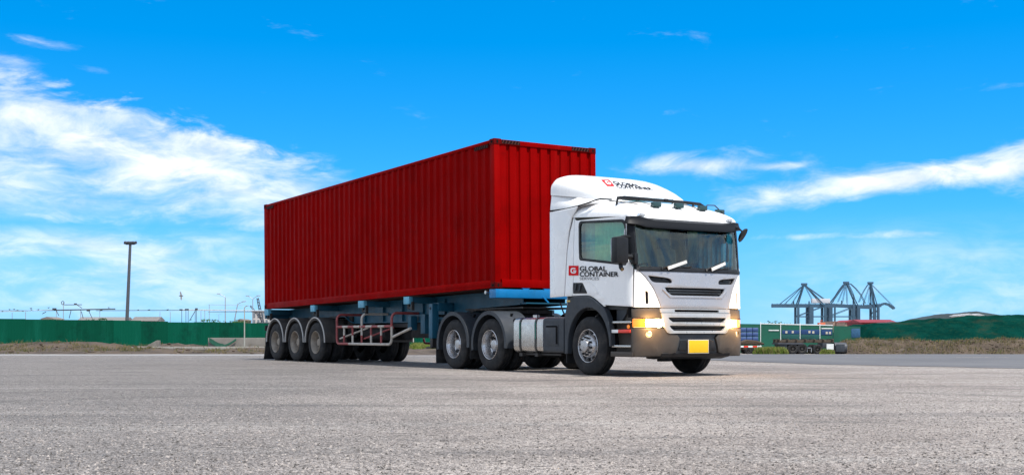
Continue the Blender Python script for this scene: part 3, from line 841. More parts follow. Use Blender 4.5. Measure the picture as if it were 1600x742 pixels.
# roof fairing
def fa_zb(x): return interp([(-1.16, 3.20), (-.5, 3.11), (.19, 3.00), (.62, 2.93)], x)
def fa_zt(x): return interp([(-1.17, 3.53), (-1.12, 3.58), (-1.0, 3.585), (-.8, 3.525), (-.55, 3.43), (-.3, 3.325), (-.05, 3.21), (.18, 3.09), (.32, 3.02), (.42, 2.96)], x)
def fa_w(x): return interp([(-1.17, 1.19), (-.95, 1.195), (-.6, 1.15), (-.3, 1.07), (0, .95), (.25, .80), (.42, .66)], x)
def fa_pt(x, t):
    """t -1..1 across; rounded-box section"""
    n_ = 5.6; ph = t*PI/2; s_, c_ = math.sin(ph), max(0, math.cos(ph))
    y = fa_w(x)*math.copysign(abs(s_)**(2/n_*1.15), s_); zz = fa_zb(x)+(fa_zt(x)-fa_zb(x))*c_**(2/n_*1.3)
    return Vector((x, y, zz))
def fa_surf(x, y, off=0.0):
    ph = math.asin(min(1, abs(y)/fa_w(x))**(5.6/2/1.15)); c_ = math.cos(ph)
    return Vector((x, y, fa_zb(x)+(fa_zt(x)-fa_zb(x))*c_**(2/5.6*1.3)+off))
def loft(fn, xs_, n=96, cap=True):
    v = [fn(x, -1+2*k/n) for x in xs_ for k in range(n+1)]; m = n+1; f = []
    for i in range(len(xs_)-1):
        for k in range(n): f.append((i*m+k, i*m+k+1, (i+1)*m+k+1, (i+1)*m+k))
    if cap: f += [tuple(range(m-1, -1, -1)), tuple(range((len(xs_)-1)*m, len(xs_)*m))]
    bm = bmesh.new(); vv = [bm.verts.new(p) for p in v]
    for q in f: bm.faces.new([vv[i] for i in q])
    bmesh.ops.recalc_face_normals(bm, faces=bm.faces[:])
    return MB().bm(bm)
fair = loft(fa_pt, [-1.17, -1.15, -1.12, -1.06, -1.0, -.9, -.8, -.68, -.55, -.42, -.3, -.18, -.05, .06, .18, .25, .32, .37, .42]).build('roof_fairing', white, truck, 50)
def skirt(mir):
    lp = [(-1.18, 2.93), (-1.17, 3.205), (-.5, 3.115), (.12, 3.015), (.16, 3.0), (-.05, 2.965), (-.29, 2.945), (-.7, 2.92)]
    def surf(u, z): p = S(u, 2.6); p.z = z; p.y = math.copysign(lerp(1.20, fa_w(p.x)-.012, sms(z, 2.94, fa_zb(p.x)+.01)), p.y); return p
    panel('fairing_skirt', [U2(lp)], white, fair, .03, 0, .006, mirror=mir, surf=surf)
    b = MB(); s = 1 if mir else -1
    b.tube([(-1.18, s*1.205, 2.917), (-.7, s*1.205, 2.912), (-.29, s*1.205, 2.935), (-.05, s*1.195, 2.960), (.12, s*1.17, 2.99), (.22, s*1.12, 3.01), (.45, s*1.05, 2.985)], .012, 6)
    b.build('fairing_seal', gapm, fair)
bothsides(skirt)

# --- lettering
def text_mesh(body, bold=0.0, sx=1.0):
    cu = bpy.data.curves.new('lettering', 'FONT'); cu.body = body; cu.size = 1; cu.offset = bold; cu.resolution_u = 4
    o = bpy.data.objects.new('lettering', cu); C.objects.link(o)
    dg = bpy.context.evaluated_depsgraph_get(); me = bpy.data.meshes.new_from_object(o.evaluated_get(dg))
    bpy.data.objects.remove(o); bpy.data.curves.remove(cu)
    xs_ = [w.co.x for w in me.vertices]; ys2 = [w.co.y for w in me.vertices]
    x0, x1, y0, y1 = min(xs_), max(xs_), min(ys2), max(ys2)
    for w in me.vertices: w.co = ((w.co.x-x0)/(x1-x0), (w.co.y-y0)/(y1-y0), 0)
    return me
def subdiv(me, n):
    bm = bmesh.new(); bm.from_mesh(me)
    for k in range(1, n):
        bmesh.ops.bisect_plane(bm, geom=bm.verts[:]+bm.edges[:]+bm.faces[:], plane_co=(k/n, 0, 0), plane_no=(1, 0, 0))
    bm.to_mesh(me); bm.free()
def map_mesh(me, fn):
    for w in me.vertices: w.co = fn(w.co.x, w.co.y)
    me.update()
def g_logo():
    """white G as a thick ring with a bar, in a unit square"""
    n = 26; v = []; f = []
    a0, a1 = math.radians(42), math.radians(352)
    for k in range(n+1):
        q = lerp(a0, a1, k/n)
        def sq(r): 
            c_, s_ = math.cos(q), math.sin(q); m_ = (abs(c_)**3.2+abs(s_)**3.2)**(-1/3.2)
            return (.5+r*m_*c_, .5+r*m_*s_)
        v += [(*sq(.285), 0), (*sq(.165), 0)]
    for k in range(n): f.append((2*k, 2*k+2, 2*k+3, 2*k+1))
    o = len(v); v += [(.50, .41, 0), (.785, .41, 0), (.785, .54, 0), (.50, .54, 0)]; f.append((o, o+1, o+2, o+3))
    me = bpy.data.meshes.new('logo_letter'); me.from_pydata(v, [], f); return me
def square_me(n=8):
    v = [(i/n, j/n, 0) for j in range(n+1) for i in range(n+1)]; f = [(j*(n+1)+i, j*(n+1)+i+1, (j+1)*(n+1)+i+1, (j+1)*(n+1)+i) for j in range(n) for i in range(n)]
    me = bpy.data.meshes.new('logo_square'); me.from_pydata(v, [], f); return me
def quad(c00, c10, c11, c01):
    c = [Vector(q) for q in (c00, c10, c11, c01)]
    return lambda s, t: c[0]*(1-s)*(1-t)+c[1]*s*(1-t)+c[2]*s*t+c[3]*(1-s)*t
def lettering(parent, lift, place):
    """place: dict of quads (2D) and lift(p2d, off) -> 3D"""
    for key, me, m, nm, off in (('sq', square_me(), lred, 'logo_square', .004), ('sq', g_logo(), lwht, 'logo_letter', .006),
                           ('l1', text_mesh('GLOBAL', .018), lblk, 'lettering', .005), ('l2', text_mesh('CONTAINER', .018), lblk, 'lettering', .005), ('l3', text_mesh('SERVICES', -.004), lgry, 'lettering', .005)):
        subdiv(me, 14) if nm == 'lettering' else None
        q = place[key]; map_mesh(me, lambda s, t: lift(q(s, t), off)); me.materials.clear(); me.materials.append(m)
        o = put(nm, me, parent)
        if nm == 'lettering': o['label'] = {'l1': 'black word GLOBAL', 'l2': 'black word CONTAINER', 'l3': 'thin grey word SERVICES'}[key]
def dq(ul, ur, lr, ll): return quad(ll, lr, ur, ul)
DQ = {'sq': dq((-0.560, 1.907), (-0.264, 1.893), (-0.264, 1.723), (-0.560, 1.735)), 'l1': dq((-0.226, 1.883), (0.548, 1.846), (0.548, 1.762), (-0.226, 1.796)), 'l2': dq((-0.226, 1.787), (0.873, 1.739), (0.873, 1.657), (-0.226, 1.701)), 'l3': dq((-0.226, 1.692), (0.331, 1.670), (0.331, 1.623), (-0.226, 1.644)), }
lettering(near_door, lambda p, o: Vector((p.x, -1.222-.004-o, p.y)), DQ)
FQ = {'sq': dq((-0.662, -0.447), (-0.713, -0.229), (-0.292, -0.419), (-0.268, -0.600)), 'l1': dq((-0.629, -0.228), (-0.545, 0.292), (-0.387, 0.241), (-0.397, -0.332)), 'l2': dq((-0.376, -0.348), (-0.402, 0.474), (-0.233, 0.411), (-0.216, -0.399)), 'l3': dq((-0.187, -0.421), (-0.210, -0.017), (-0.151, 0.009), (-0.119, -0.416)), }
lettering(fair, lambda p, o: fa_surf(p.x, p.y, .004+o), FQ)

# --- bumper, lamps, lower grille
BL = UNX(1.178, .8)
def arc_u(a_, b_, n=12): return rng(a_, b_, n)
up = [(BL, 1.0), (BL, 1.125)] + [(u, 1.125) for u in arc_u(BL+.05, UY(-.76), 6)] + [(UY(-.74), .985)] + [(UY(-.66), .985)]
def bump_upper(mir):
    lp = [(BL, .975), (BL, 1.125), (UY(-.765), 1.125), (UY(-.735), .975)]
    panel('bumper_top', [lp], bumperm, truck, .03, -.012, .006, mirror=mir)
    lp = [(BL, .42), (BL, .80), (UY(-.66), .80), (UY(-.62), .725), (UY(-.45), .70), (UY(-.40), .64), (UY(-.47), .40), (UY(-.75), .345), (UNX(1.24, .4), .335)]
    fog = [(UY(-.975)+.055*math.cos(q), .705+.052*math.sin(q)) for q in [2*PI*k/18 for k in range(18)]]
    bp = panel('bumper_corner', [lp, fog], bumperm, truck, .04, .0, .012, mirror=mir)
    s = 1 if mir else -1
    c = S(UY(-.975), .705, -.02); c.y *= -s
    fo = empty_part = MB(); fo.lathe([(-.03, .0), (-.028, .03), (-.01, .05), (.012, .053), (.014, .048)], 24, 'x'); 
    fm = fo.build('fog_lamp', mat('fog_reflector', (.85, .80, .66), .12, .9, emit=(1.0, .66, .28), estr=.35), bp); fm.location = c; fm.rotation_euler = (0, 0, s*.75)
    # head lamp: housing, reflector bowl, lit bulb, amber end, clear cover
    hl = [(UNX(1.185, .88), .812), (UNX(1.185, .88), .965), (UY(-.672), .965), (UY(-.672), .812)]
    h = panel('headlight', [hl], lampsoft, truck, .01, -.055, 0, mirror=mir)
    h['label'] = 'lit headlight glowing warm yellow'
    panel('amber_lens', [rnd([(UNX(1.19, .88), .82), (UNX(1.19, .88), .958), (UY(-1.02), .958), (UY(-1.02), .82)], .01)], amber, h, .02, -.012, .004, mirror=mir)
    panel('light_cover', [rnd([(UY(-1.012), .816), (UY(-1.012), .962), (UY(-.675), .962), (UY(-.675), .816)], .015)], lensg, h, 0, -.002, 0, mirror=mir)
    bz = MB(); c = S(UY(-.80), .885, -.028); c.y *= -s
    bz.lathe([(.0, .070), (.018, .060), (.028, .034), (.030, 0)], 24, 'x'); bo = bz.build('bulb', lamp, h); bo.location = c; bo.rotation_euler = (0, 0, s*.35)
    bz = MB(); c = S(UY(-.945), .885, -.03); c.y *= -s
    bz.lathe([(.0, .045), (.012, .036), (.018, 0)], 20, 'x'); bo = bz.build('side_bulb', lampsoft, h); bo.location = c; bo.rotation_euler = (0, 0, s*.6)
    pl_ = bpy.data.lights.new('headlight_glow', 'POINT'); pl_.energy = 12.0; pl_.color = (1.0, .56, .20); pl_.shadow_soft_size = .05
    po = bpy.data.objects.new('headlight_glow', pl_); C.objects.link(po); po.parent = h; c = S(UY(-.88), .885, .17); c.y *= -s; po.location = c
    # frame of the lamp
    fr = [(UNX(1.18, .88), .803), (UNX(1.18, .88), .974), (UY(-.662), .974), (UY(-.662), .803)]; fi = [(UNX(1.19, .88), .816), (UNX(1.19, .88), .961), (UY(-.678), .961), (UY(-.678), .816)]
    panel('light_bezel', [fr, fi], black, h, .03, -.004, .002, mirror=mir)
bothsides(bump_upper)
panel('grille_backing', [[(UY(-.74), .70), (UY(-.76), 1.125), (UY(.76), 1.125), (UY(.74), .70)]], gapm, truck, .01, -.05, 0)
# bright grille surround with three bars
def gy(z): return interp([(.72, .655), (.80, .69), (1.06, .745)], z)
so_ = [(UY(-gy(1.055)), 1.055), (UY(-gy(.80)), .80), (UY(-.645), .735), (UY(-.60), .718), (UY(.60), .718), (UY(.645), .735), (UY(gy(.80)), .80), (UY(gy(1.055)), 1.055)]
h1 = [(UY(-.62), .982), (UY(-.60), .945), (UY(-.54), .905), (UY(.54), .905), (UY(.60), .945), (UY(.62), .982)]
h2 = [(UY(-.60), .845), (UY(-.58), .81), (UY(-.52), .765), (UY(.52), .765), (UY(.58), .81), (UY(.60), .845)]
gr = panel('grille', [so_, h1, h2], satin, truck, .04, .016, .008)
for z in (.93, .955, .79, .82):
    panel('grille_slat', [[(UY(-.60), z-.006), (UY(-.60), z+.006), (UY(.60), z+.006), (UY(.60), z-.006)]], slate, gr, .02, -.02, 0)
b = MB(); c = S(1.0, .965, .012); b.box(c.x-.02, c.x+.01, -.09, .09, .955, .978, .006); b.build('grille_catch', black, gr)
# strip between the silver panel and the grille
st_o = [(UY(-.755), 1.062), (UY(-.765), 1.128), (UY(.765), 1.128), (UY(.755), 1.062)]; st_i = [(UY(-.48), 1.072), (UY(-.48), 1.112), (UY(.48), 1.112), (UY(.48), 1.072)]
panel('grille_strip', [st_o, st_i], satin, truck, .03, .0, .005)
# centre of the bumper
ce = [(UY(-.44), .705), (UY(-.39), .64), (UY(-.46), .40), (UY(-.30), .385), (UY(.30), .385), (UY(.46), .40), (UY(.39), .64), (UY(.44), .705)]
panel('bumper_centre', [ce], slate, truck, .03, -.03, .01)
for s in (-1, 1):
    lp = [(UY(s*.24), .42), (UY(s*.24), .61), (UY(s*.37), .60), (UY(s*.42), .44)]
    panel('tow_cover', [lp], black, truck, .02, -.012, .008)
pl = MB(); xp = 1.452; pl.box(xp, xp+.012, -.225, .225, .385, .615, .004); plate = pl.build('number_plate', platef, truck)
MB().box(xp+.012, xp+.0155, -.212, .212, .397, .603, .002).build('plate_face', yellow, plate)
b = MB(); b.prism([(1.30, .40), (1.42, .395), (1.40, .33), (1.20, .29), (1.0, .30), (1.0, .40)], 'y', -.75, .75); b.build('air_dam', black, truck, bevel=.01)

# --- steps between wheel arch and bumper
def steps(s):
    def Y(a_, b_): return sorted((s*a_, s*b_))
    y0, y1 = Y(.80, 1.06); st = MB().box(.60, 1.19, y0, y1, .33, 1.15, .01).build('step_well', bumperm, truck)
    y0, y1 = Y(1.02, 1.205)
    for z, m, nm in ((.885, reflw, 'step'), (.488, reflw, 'step')):
        MB().box(.655, 1.165, y0, y1, z, z+.036, .006).build(nm, alu, st); 
    MB().box(.66, .84, *Y(1.05, 1.212), .728, .782, .004).build('reflector', reflw, st)
    MB().box(.842, 1.16, *Y(1.05, 1.212), .728, .782, .004).build('reflector', reflr, st)
    MB().lathe([(0, .035), (-.012, .030), (-.018, 0)], 16, 'y', (.94, s*1.07-.0, .83)).build('side_marker', amber, st)
    y0, y1 = Y(1.00, 1.19); b = MB(); b.box(.60, 1.20, y0, y1, .33, .42, .02); b.build('step_skirt', bumperm, st)
    b = MB(); b.prism([(.66, 1.15), (.66, .93), (.80, .93), (.92, 1.05), (.95, 1.15)], 'y', *Y(1.06, 1.10)); b.build('step_panel', slate, st)
for s in (-1, 1): steps(s)
# --- front wheel arches
def arch(s):
    outer = [(-.665, .36), (-.665, 1.02), (-.60, 1.22), (-.47, 1.345), (-.40, 1.362), (.02, 1.362), (.20, 1.30), (.49, 1.142), (.60, .98), (.655, .76), (.668, .50)]
    inner = [(.03+.60*math.cos(q), .50+.66*math.sin(q)) for q in rng(0.0, PI, 22)]
    lip_ = outer + [(.63, .50)] + inner[1:-1] + [(-.57, .50), (-.58, .36)]
    lip_ = rnd(outer, [0, .1, .08, .05, .04, .06, .05, .05, .08, .05, 0], 3) + inner + [(-.58, .36)]
    y0, y1 = sorted((s*1.243, s*1.13)); b = MB(); b.prism(lip_, 'y', y0, y1); ar = b.build('wheel_arch', slate, truck, 40, bevel=.012)
    b = MB(); b.lathe([(-1.14*-s*-1 if False else s*1.135, .645), (s*.80, .645)], 24, 'y', (.03, 0, .50), a0=-.02, a1=PI+.02); lo = b.build('arch_liner', gapm, ar)
    b = MB(); b.box(-.68, -.665+.01, *sorted((s*.86, s*1.2)), .20, .60); b.build('mud_flap', rubber, ar)
    b = MB(); b.box(-.60, -.50, *sorted((s*1.24, s*1.25)), 1.27, 1.30); b.build('arch_sticker', mat('sticker_yellow', (.55, .40, .12), .5), ar)
for s in (-1, 1): arch(s)
# --- mirrors
def mirror(s):
    far_ = s > 0
    y = s*1.46
    root = MB(); root.box(1.12, 1.30, *sorted((y-.125, y+.125)), 1.845, 2.285, .05); mo = root.build('mirror', black, truck)
    MB().box(1.105, 1.118, *sorted((y-.10, y+.10)), 1.88, 2.25, .004).build('mirror_glass', mirr, mo)
    b = MB(); b.tube([(1.2, s*1.50, 2.26), (1.2, s*1.36, 2.30), (1.15, s*1.20, 2.30)], .022, 8); b.build('mirror_arm', black, mo); b = MB(); b.tube([(1.2, s*1.44, 1.86), (1.22, s*1.44, 1.78), (1.2, s*1.40, 1.76)], .035, 8)
    b.build('mirror_arm', black, mo); b = MB(); b.tube([(1.18, s*1.40, 1.98), (1.2, s*1.30, 1.97), (1.21, s*1.16, 1.96)], .045, 8); b.box(1.17, 1.28, *sorted((s*1.13, s*1.21)), 1.85, 2.03, .02)
    b.build('mirror_arm', black, mo)
mirror(-1)
b = MB(); b.box(.78, .90, 1.20, 1.40, 1.95, 2.36, .05); fm_ = b.build('mirror', black, truck)
MB().box(.768, .779, 1.22, 1.38, 1.98, 2.33, .004).build('mirror_glass', mirr, fm_)
MB().tube([(.84, 1.30, 2.34), (.95, 1.28, 2.42), (1.05, 1.20, 2.40)], .02, 8).build('mirror_arm', black, fm_)
b = MB(); b.lathe([(-.05, 0), (-.045, .05), (-.02, .085), (.02, .10), (.03, .095), (.032, 0)], 24, 'x'); km = b.build('kerb_mirror', black, truck); km.location = (1.31, 1.13, 2.42); km.rotation_euler = (0, .55, .5); km.scale = (.8, 1.0, 1.35)
b = MB(); b.tube([(1.16, 1.08, 2.56), (1.24, 1.11, 2.54), (1.30, 1.13, 2.48)], .016, 8); b.build('kerb_mirror_arm', black, truck)
b = MB(); b.box(.99, 1.07, .86, 1.0, 2.28, 2.52, .03); b.build('inside_mirror', black, truck)

# --- chassis
b = MB()
for s in (-1, 1): b.box(-5.35, 1.1, s*.42-.04, s*.42+.04, .72, .98)
for x in (-5.3, -4.0, -2.4, -1.0, .6): b.box(x-.05, x+.05, -.40, .40, .75, .95)
b.build('chassis_rail', under, truck)
b = MB()
for x in (-3.22, -4.63): b.cyl((x, -1.0, .505), (x, 1.0, .505), .09, 14); b.lathe([(-.2, .10), (-.14, .21), (.14, .21), (.2, .10)], 16, 'y', (x, 0, .505))
b.cyl((0, -1.0, .47), (0, 1.0, .47), .06, 12); b.box(-4.8, -3.05, -.62, -.5, .55, .72); b.box(-4.8, -3.05, .5, .62, .55, .72)
b.box(-.6, .7, -.55, .55, .5, 1.1)
b.build('axle', under, truck)
b = MB(); b.box(-4.6, -3.2, -.48, .48, .98, 1.06, .01); fw = [(-4.45, -.42), (-4.45, .42), (-3.9, .47), (-3.45, .45), (-3.3, .3), (-3.3, -.3), (-3.45, -.45), (-3.9, -.47)]
b.prism(fw, 'z', 1.12, 1.19); b.box(-4.1, -3.6, -.5, .5, 1.05, 1.13); b.build('fifth_wheel', grease, truck)
b = MB(); b.cyl((-1.05, -.15, .98), (-1.05, -.15, 1.55), .10, 16); b.box(-1.1, -.72, -.9, .9, 1.20, 1.33, .02); b.box(-1.0, -.75, -.85, -.5, .98, 1.2, .02)
b.build('engine_block', under, truck)
b = MB()
for k, y in enumerate((-.30, -.12, .08)):
    pts = [(-1.2+-1.0*t, y+.05*math.sin(7*t+k), 1.55-.75*math.sin(PI*t)*.55-.25*t) for t in rng(0, 1, 14)]; b.tube(pts, .016, 6)
b.build('air_hose', under, truck)
# fuel tank, box, straps (near side) and a plain tank on the far side
def rrect(y0, y1, z0, z1, r): return rnd([(y0, z0), (y1, z0), (y1, z1), (y0, z1)], r, 5)
for s in (-1, 1):
    y0, y1 = sorted((s*.56, s*1.235))
    tk = MB().prism(rrect(y0, y1, .365, 1.015, .13), 'x', -2.355, -1.375).build('fuel_tank', alu, truck, 40, bevel=.015)
    for x in (-2.12, -1.60):
        o_ = rrect(y0-.008, y1+.008, .357, 1.023, .135); i_ = rrect(y0-.001, y1+.001, .364, 1.016, .13); n = len(o_); v = []; f = []
        for xx in (x-.028, x+.028):
            v += [(xx, p[0], p[1]) for p in o_]
        for k in range(n): f.append((k, (k+1) % n, n+(k+1) % n, n+k))
        MB().raw(v, f).build('tank_strap', strapm, tk, 50)
        o2 = [(xx, s*1.2445, z) for xx in (x-.02, x+.02) for z in (.62, .93)]; MB().raw(o2, [(0, 1, 3, 2)]).build('strap_pad', strapg, tk)
    b = MB(); b.lathe([(0, .06), (.05, .06), (.055, .04), (.055, 0)], 16, 'z', (-1.86, s*1.05, 1.01)); b.build('filler_cap', alu, tk)
    b = MB()
    for x in (-2.12, -1.60): b.box(x-.05, x+.05, *sorted((s*.5, s*1.22)), .30, .36)
    b.box(-2.2, -.9, *sorted((s*.95, s*1.15)), .325, .355); b.build('tank_cradle', grease, tk)
    bx_ = MB().prism(rrect(*sorted((s*.60, s*1.238)), .37, 1.0, .06), 'x', -1.36, -.70).build('battery_box', slate, truck, 40, bevel=.015)
    b = MB(); b.box(-1.26, -.86, *sorted((s*1.236, s*1.246)), .50, .88, .004); b.build('box_lid', slate, bx_)
    b = MB(); b.box(-.93, -.875, *sorted((s*1.246, s*1.252)), .53, .85, .002); b.box(-1.24, -.9, *sorted((s*1.247, s*1.251)), .83, .86); b.build('lid_recess', gapm, bx_)
# drive-axle mudguards and flaps
def mudguard(parent, x, s, R, y0, y1, m, trim=None, a0=0.0, a1=PI, name='mudguard', zc=.505):
    prof = [(s*y0, R), (s*y0, R+.02), (s*y1, R+.02), (s*y1, R), (s*(y1-.0), R-.055), (s*(y1-.008), R-.055), (s*(y1-.008), R-.004)]
    b = MB(); b.lathe(prof, 30, 'y', (x, 0, zc), closed=True, a0=a0, a1=a1); o = b.build(name, m, parent, 35)
    if trim:
        pts = [(x+(R+.012)*math.cos(q), s*(y1+.006), zc+(R+.012)*math.sin(q)) for q in rng(a0, a1, 28)]
        MB().tube(pts, .017, 6).build('edge_trim', trim, o)
    return o
for s in (-1, 1):
    for k, x in enumerate((-3.22, -4.63)):
        mg = mudguard(truck, x, s, .635, .66, 1.262, slate, None, -.10, PI+.18)
        b = MB()
        for q in (.55, .78, 1.0): 
            c_, s_ = math.cos(q), math.sin(q); b.obox((x+.662*c_, s*.96, .505+.662*s_), .02, .05, .10, Matrix.Rotation(-q+PI/2, 3, 'Y'))
        b.build('guard_bracket', black, mg)
    b = MB(); b.box(-5.335, -5.32, *sorted((s*.66, s*1.25)), .10, .62); b.build('mud_flap', rubber, truck)
    b = MB(); b.box(-3.94, -3.925, *sorted((s*.66, s*1.25)), .22, .58); b.build('mud_flap', rubber, truck)
for s in (-1, 1):
    wheel(truck, 0, s, TYF, RIMF, 1.225)
    for x in (-3.22, -4.63): wheel(truck, x, s, TYD, RIMD, 1.235)

# ================================================================ SEMI-TRAILER
tr = empty('semi_trailer', ORG + Vector((CT*-9, ST*9, 0)), (0, 0, -TH))
tag(tr, 'blue skeletal semi-trailer with three dusty axles under the red container', 'trailer')
OX = 9.0                                      # trailer parts are written in truck coordinates and shifted
class TB(MB):
    def build(s, name, mats, parent=None, smooth=35, bevel=0.0):
        s.v = [(x+OX, y, z) for x, y, z in s.v]; return MB.build(s, name, mats, parent, smooth, bevel)
for s in (-1, 1):
    y = s*.50
    prof = [(-3.15, tz(-3.15)-.02), (-3.15, 1.30), (-4.9, 1.25), (-5.6, 1.12), (-6.15, .995), (-10.75, .985), (-11.0, 1.02), (-11.35, 1.16), (-15.18, 1.10), (-15.18, tz(-15.18)-.014), (-6, tz(-6)-.014)]
    TB().prism(prof, 'y', y-.012, y+.012).build('main_beam', bluem, tr)
    # flanges
    b = TB()
    pts = prof[1:9]
    for p, q in zip(pts, pts[1:]): b.bar((p[0], y, p[1]), (q[0], y, q[1]), .15, .022)
    b.bar((-3.3, y, tz(-3.3)-.022), (-15.0, y, tz(-15.0)-.022), .15, .02)
    b.build('beam_flange', bluem, tr)
    for x in (-6.2, -7.2, -8.2, -9.2, -10.2): TB().box(x-.01, x+.01, *sorted((y+s*.012, y+s*.07)), 1.0, tz(x)-.06).build('beam_stiffener', bluem, tr)
# front bolster and its gussets
b = TB(); b.box(-3.27, -3.02, -1.21, 1.21, tz(-3.1)-.185, tz(-3.1)-.015, .012); fb = b.build('front_bolster', blueb, tr)
b = TB()
for y in (-.5, .0, .5): b.prism([(y-.10, tz(-3)+.015), (y+.10, tz(-3)+.015), (y+.05, tz(-3)-.02), (y-.05, tz(-3)-.02)], 'x', -3.06, -3.045)
for y in (-.12, .55): b.bar((-3.015, y, 1.45), (-3.0, y+.12, 1.33), .015, .03)
b.box(-3.01, -2.99, .55, .9, 1.46, 1.54, .01); b.build('bolster_gusset', blueb, fb)
b = TB(); b.cyl((-3.35, -1.18, tz(-3.3)-.07), (-3.35, -1.25, tz(-3.3)-.07), .035, 12); b.build('lock_pin', alu, fb); b = TB(); b.cyl((-3.1, .85, 1.50), (-2.96, .85, 1.50), .03, 12); b.build('lock_pin', alu, fb)
TB().box(-5.2, -3.0, -.62, .62, 1.205, 1.24, .005).build('skid_plate', grease, tr)
TB().box(-3.05, -2.9, -.6, .95, 1.30, 1.325).build('cable_shelf', bluem, tr)
# cross members, outriggers with twist-locks
for x, wd in ((-6.75, .12), (-9.05, .14), (-11.9, .12), (-15.1, .14)):
    b = TB(); b.box(x-wd, x+wd, -1.20, 1.20, tz(x)-.15, tz(x)-.012, .008); cr = b.build('cross_member', bluem, tr)
    for s in (-1, 1):
        b = TB(); b.box(x-wd-.01, x+wd+.01, *sorted((s*1.12, s*1.212)), tz(x)-.17, tz(x)-.008, .006); b.build('outrigger_end', mat('outrigger_blue', (.10, .34, .48), .5, var=.15), cr)
        b = TB(); b.cyl((x+.0, s*1.15, tz(x)-.17), (x, s*1.15, tz(x)-.28), .028, 10); b.bar((x, s*1.15, tz(x)-.25), (x+.16, s*1.15, tz(x)-.25), .03); b.box(x+.14, x+.18, *sorted((s*1.10, s*1.17)), tz(x)-.31, tz(x)-.12, .004)
        b.build('twist_lock', grease, cr)
b = TB()
for x in (-7.6, -8.4, -10.0, -10.8, -12.6, -13.4, -14.2): b.box(x-.05, x+.05, -.49, .49, tz(x)-.30, tz(x)-.10)
b.build('cross_brace', under, tr)
# landing legs
for s in (-1, 1):
    y = s*.95; b = TB(); b.box(-6.06, -5.90, y-.08, y+.08, .62, 1.36, .01); leg = b.build('landing_leg', bluem, tr)
    b = TB(); b.box(-6.04, -5.92, y-.06, y+.06, .44, .64, .006); b.box(-6.10, -5.86, y-.12, y+.12, .40, .44, .006); b.build('leg_foot', grease, leg)
    b = TB(); b.box(-6.10, -5.86, *sorted((s*.52, s*.90)), 1.20, 1.38, .008); b.bar((-5.98, s*.9, .80), (-6.5, s*.52, 1.02), .04); b.build('leg_bracket', bluem, leg)
    b = TB(); b.cyl((-5.98, y-.09*1, 1.26), (-5.98, y+.09, 1.26), .03, 10); b.build('leg_crank', black, leg)
b = TB(); b.cyl((-5.98, -.9, 1.1), (-5.98, .9, 1.1), .03, 10); b.build('leg_shaft', grease, tr)
# long tool box hung behind the legs, spare gear, air tanks
TB().box(-8.1, -6.55, -.38, .38, .62, .98, .02).build('tool_box', under, tr)
b = TB(); b.cyl((-10.6, -.25, .72), (-9.4, -.25, .72), .16, 18); b.cyl((-10.6, .25, .72), (-9.4, .25, .72), .16, 18); b.build('air_tank', under, tr)
# axles and suspension
for x in (-11.68, -13.03, -14.39):
    b = TB(); b.cyl((x, -1.0, .505), (x, 1.0, .505), .075, 14)
    for s in (-1, 1): b.box(x-.07, x+.07, *sorted((s*.42, s*.56)), .5, .78); b.cyl((x, s*.55, .505), (x, s*.75, .505), .2, 18)
    b.build('axle', under, tr)
b = TB()
for s in (-1, 1):
    for x in (-11.0, -12.35, -13.7, -15.0): b.box(x-.09, x+.09, *sorted((s*.44, s*.56)), .62, 1.15)
    for x in (-11.68, -13.03, -14.39): b.box(x-.55, x+.55, *sorted((s*.455, s*.535)), .66, .76)
b.build('suspension', under, tr)
def t_wheel(x, s):
    w = wheel(tr, x+OX, s, TYD, RIMT, 1.225); return w
for s in (-1, 1):
    for x in (-11.68, -13.03, -14.39):
        t_wheel(x, s)
        mudguard(tr, x+OX, s, .600, .64, 1.235, mat('mudguard_rubber', (.045, .042, .040), .75, 0, .3, var=.2, vscale=5, dirt=(.12, .10, .085), dscale=4, damt=.45), trimg, -.02, PI+.02, zc=.515)
        b = TB(); b.box(x+.05, x+.45, *sorted((s*.8, s*.86)), 1.10, 1.16); b.build('guard_stay', black, tr)
    b = TB()
    for x in (-12.355, -13.71): b.box(x-.075, x+.075, *sorted((s*1.0, s*1.228)), .50, .60)
    b.build('guard_link', slate, tr)
    b = TB(); b.prism([(-15.05, .72), (-15.06, .40), (-15.20, .02), (-15.22, .02), (-15.10, .40), (-15.09, .74)], 'y', *sorted((s*.66, s*1.24))); b.build('mud_flap', rubber, tr)
b = TB(); b.box(-15.26, -15.16, -1.2, 1.2, tz(-15.2)-.26, tz(-15.2)-.03, .01); b.build('rear_bolster', bluem, tr)
b = TB(); b.box(-15.28, -15.24, -1.15, 1.15, .52, .66, .01); b.box(-15.3, -15.24, -1.18, -.8, .80, .95, .01); b.box(-15.3, -15.24, .8, 1.18, .80, .95, .01); b.build('rear_bumper', under, tr)
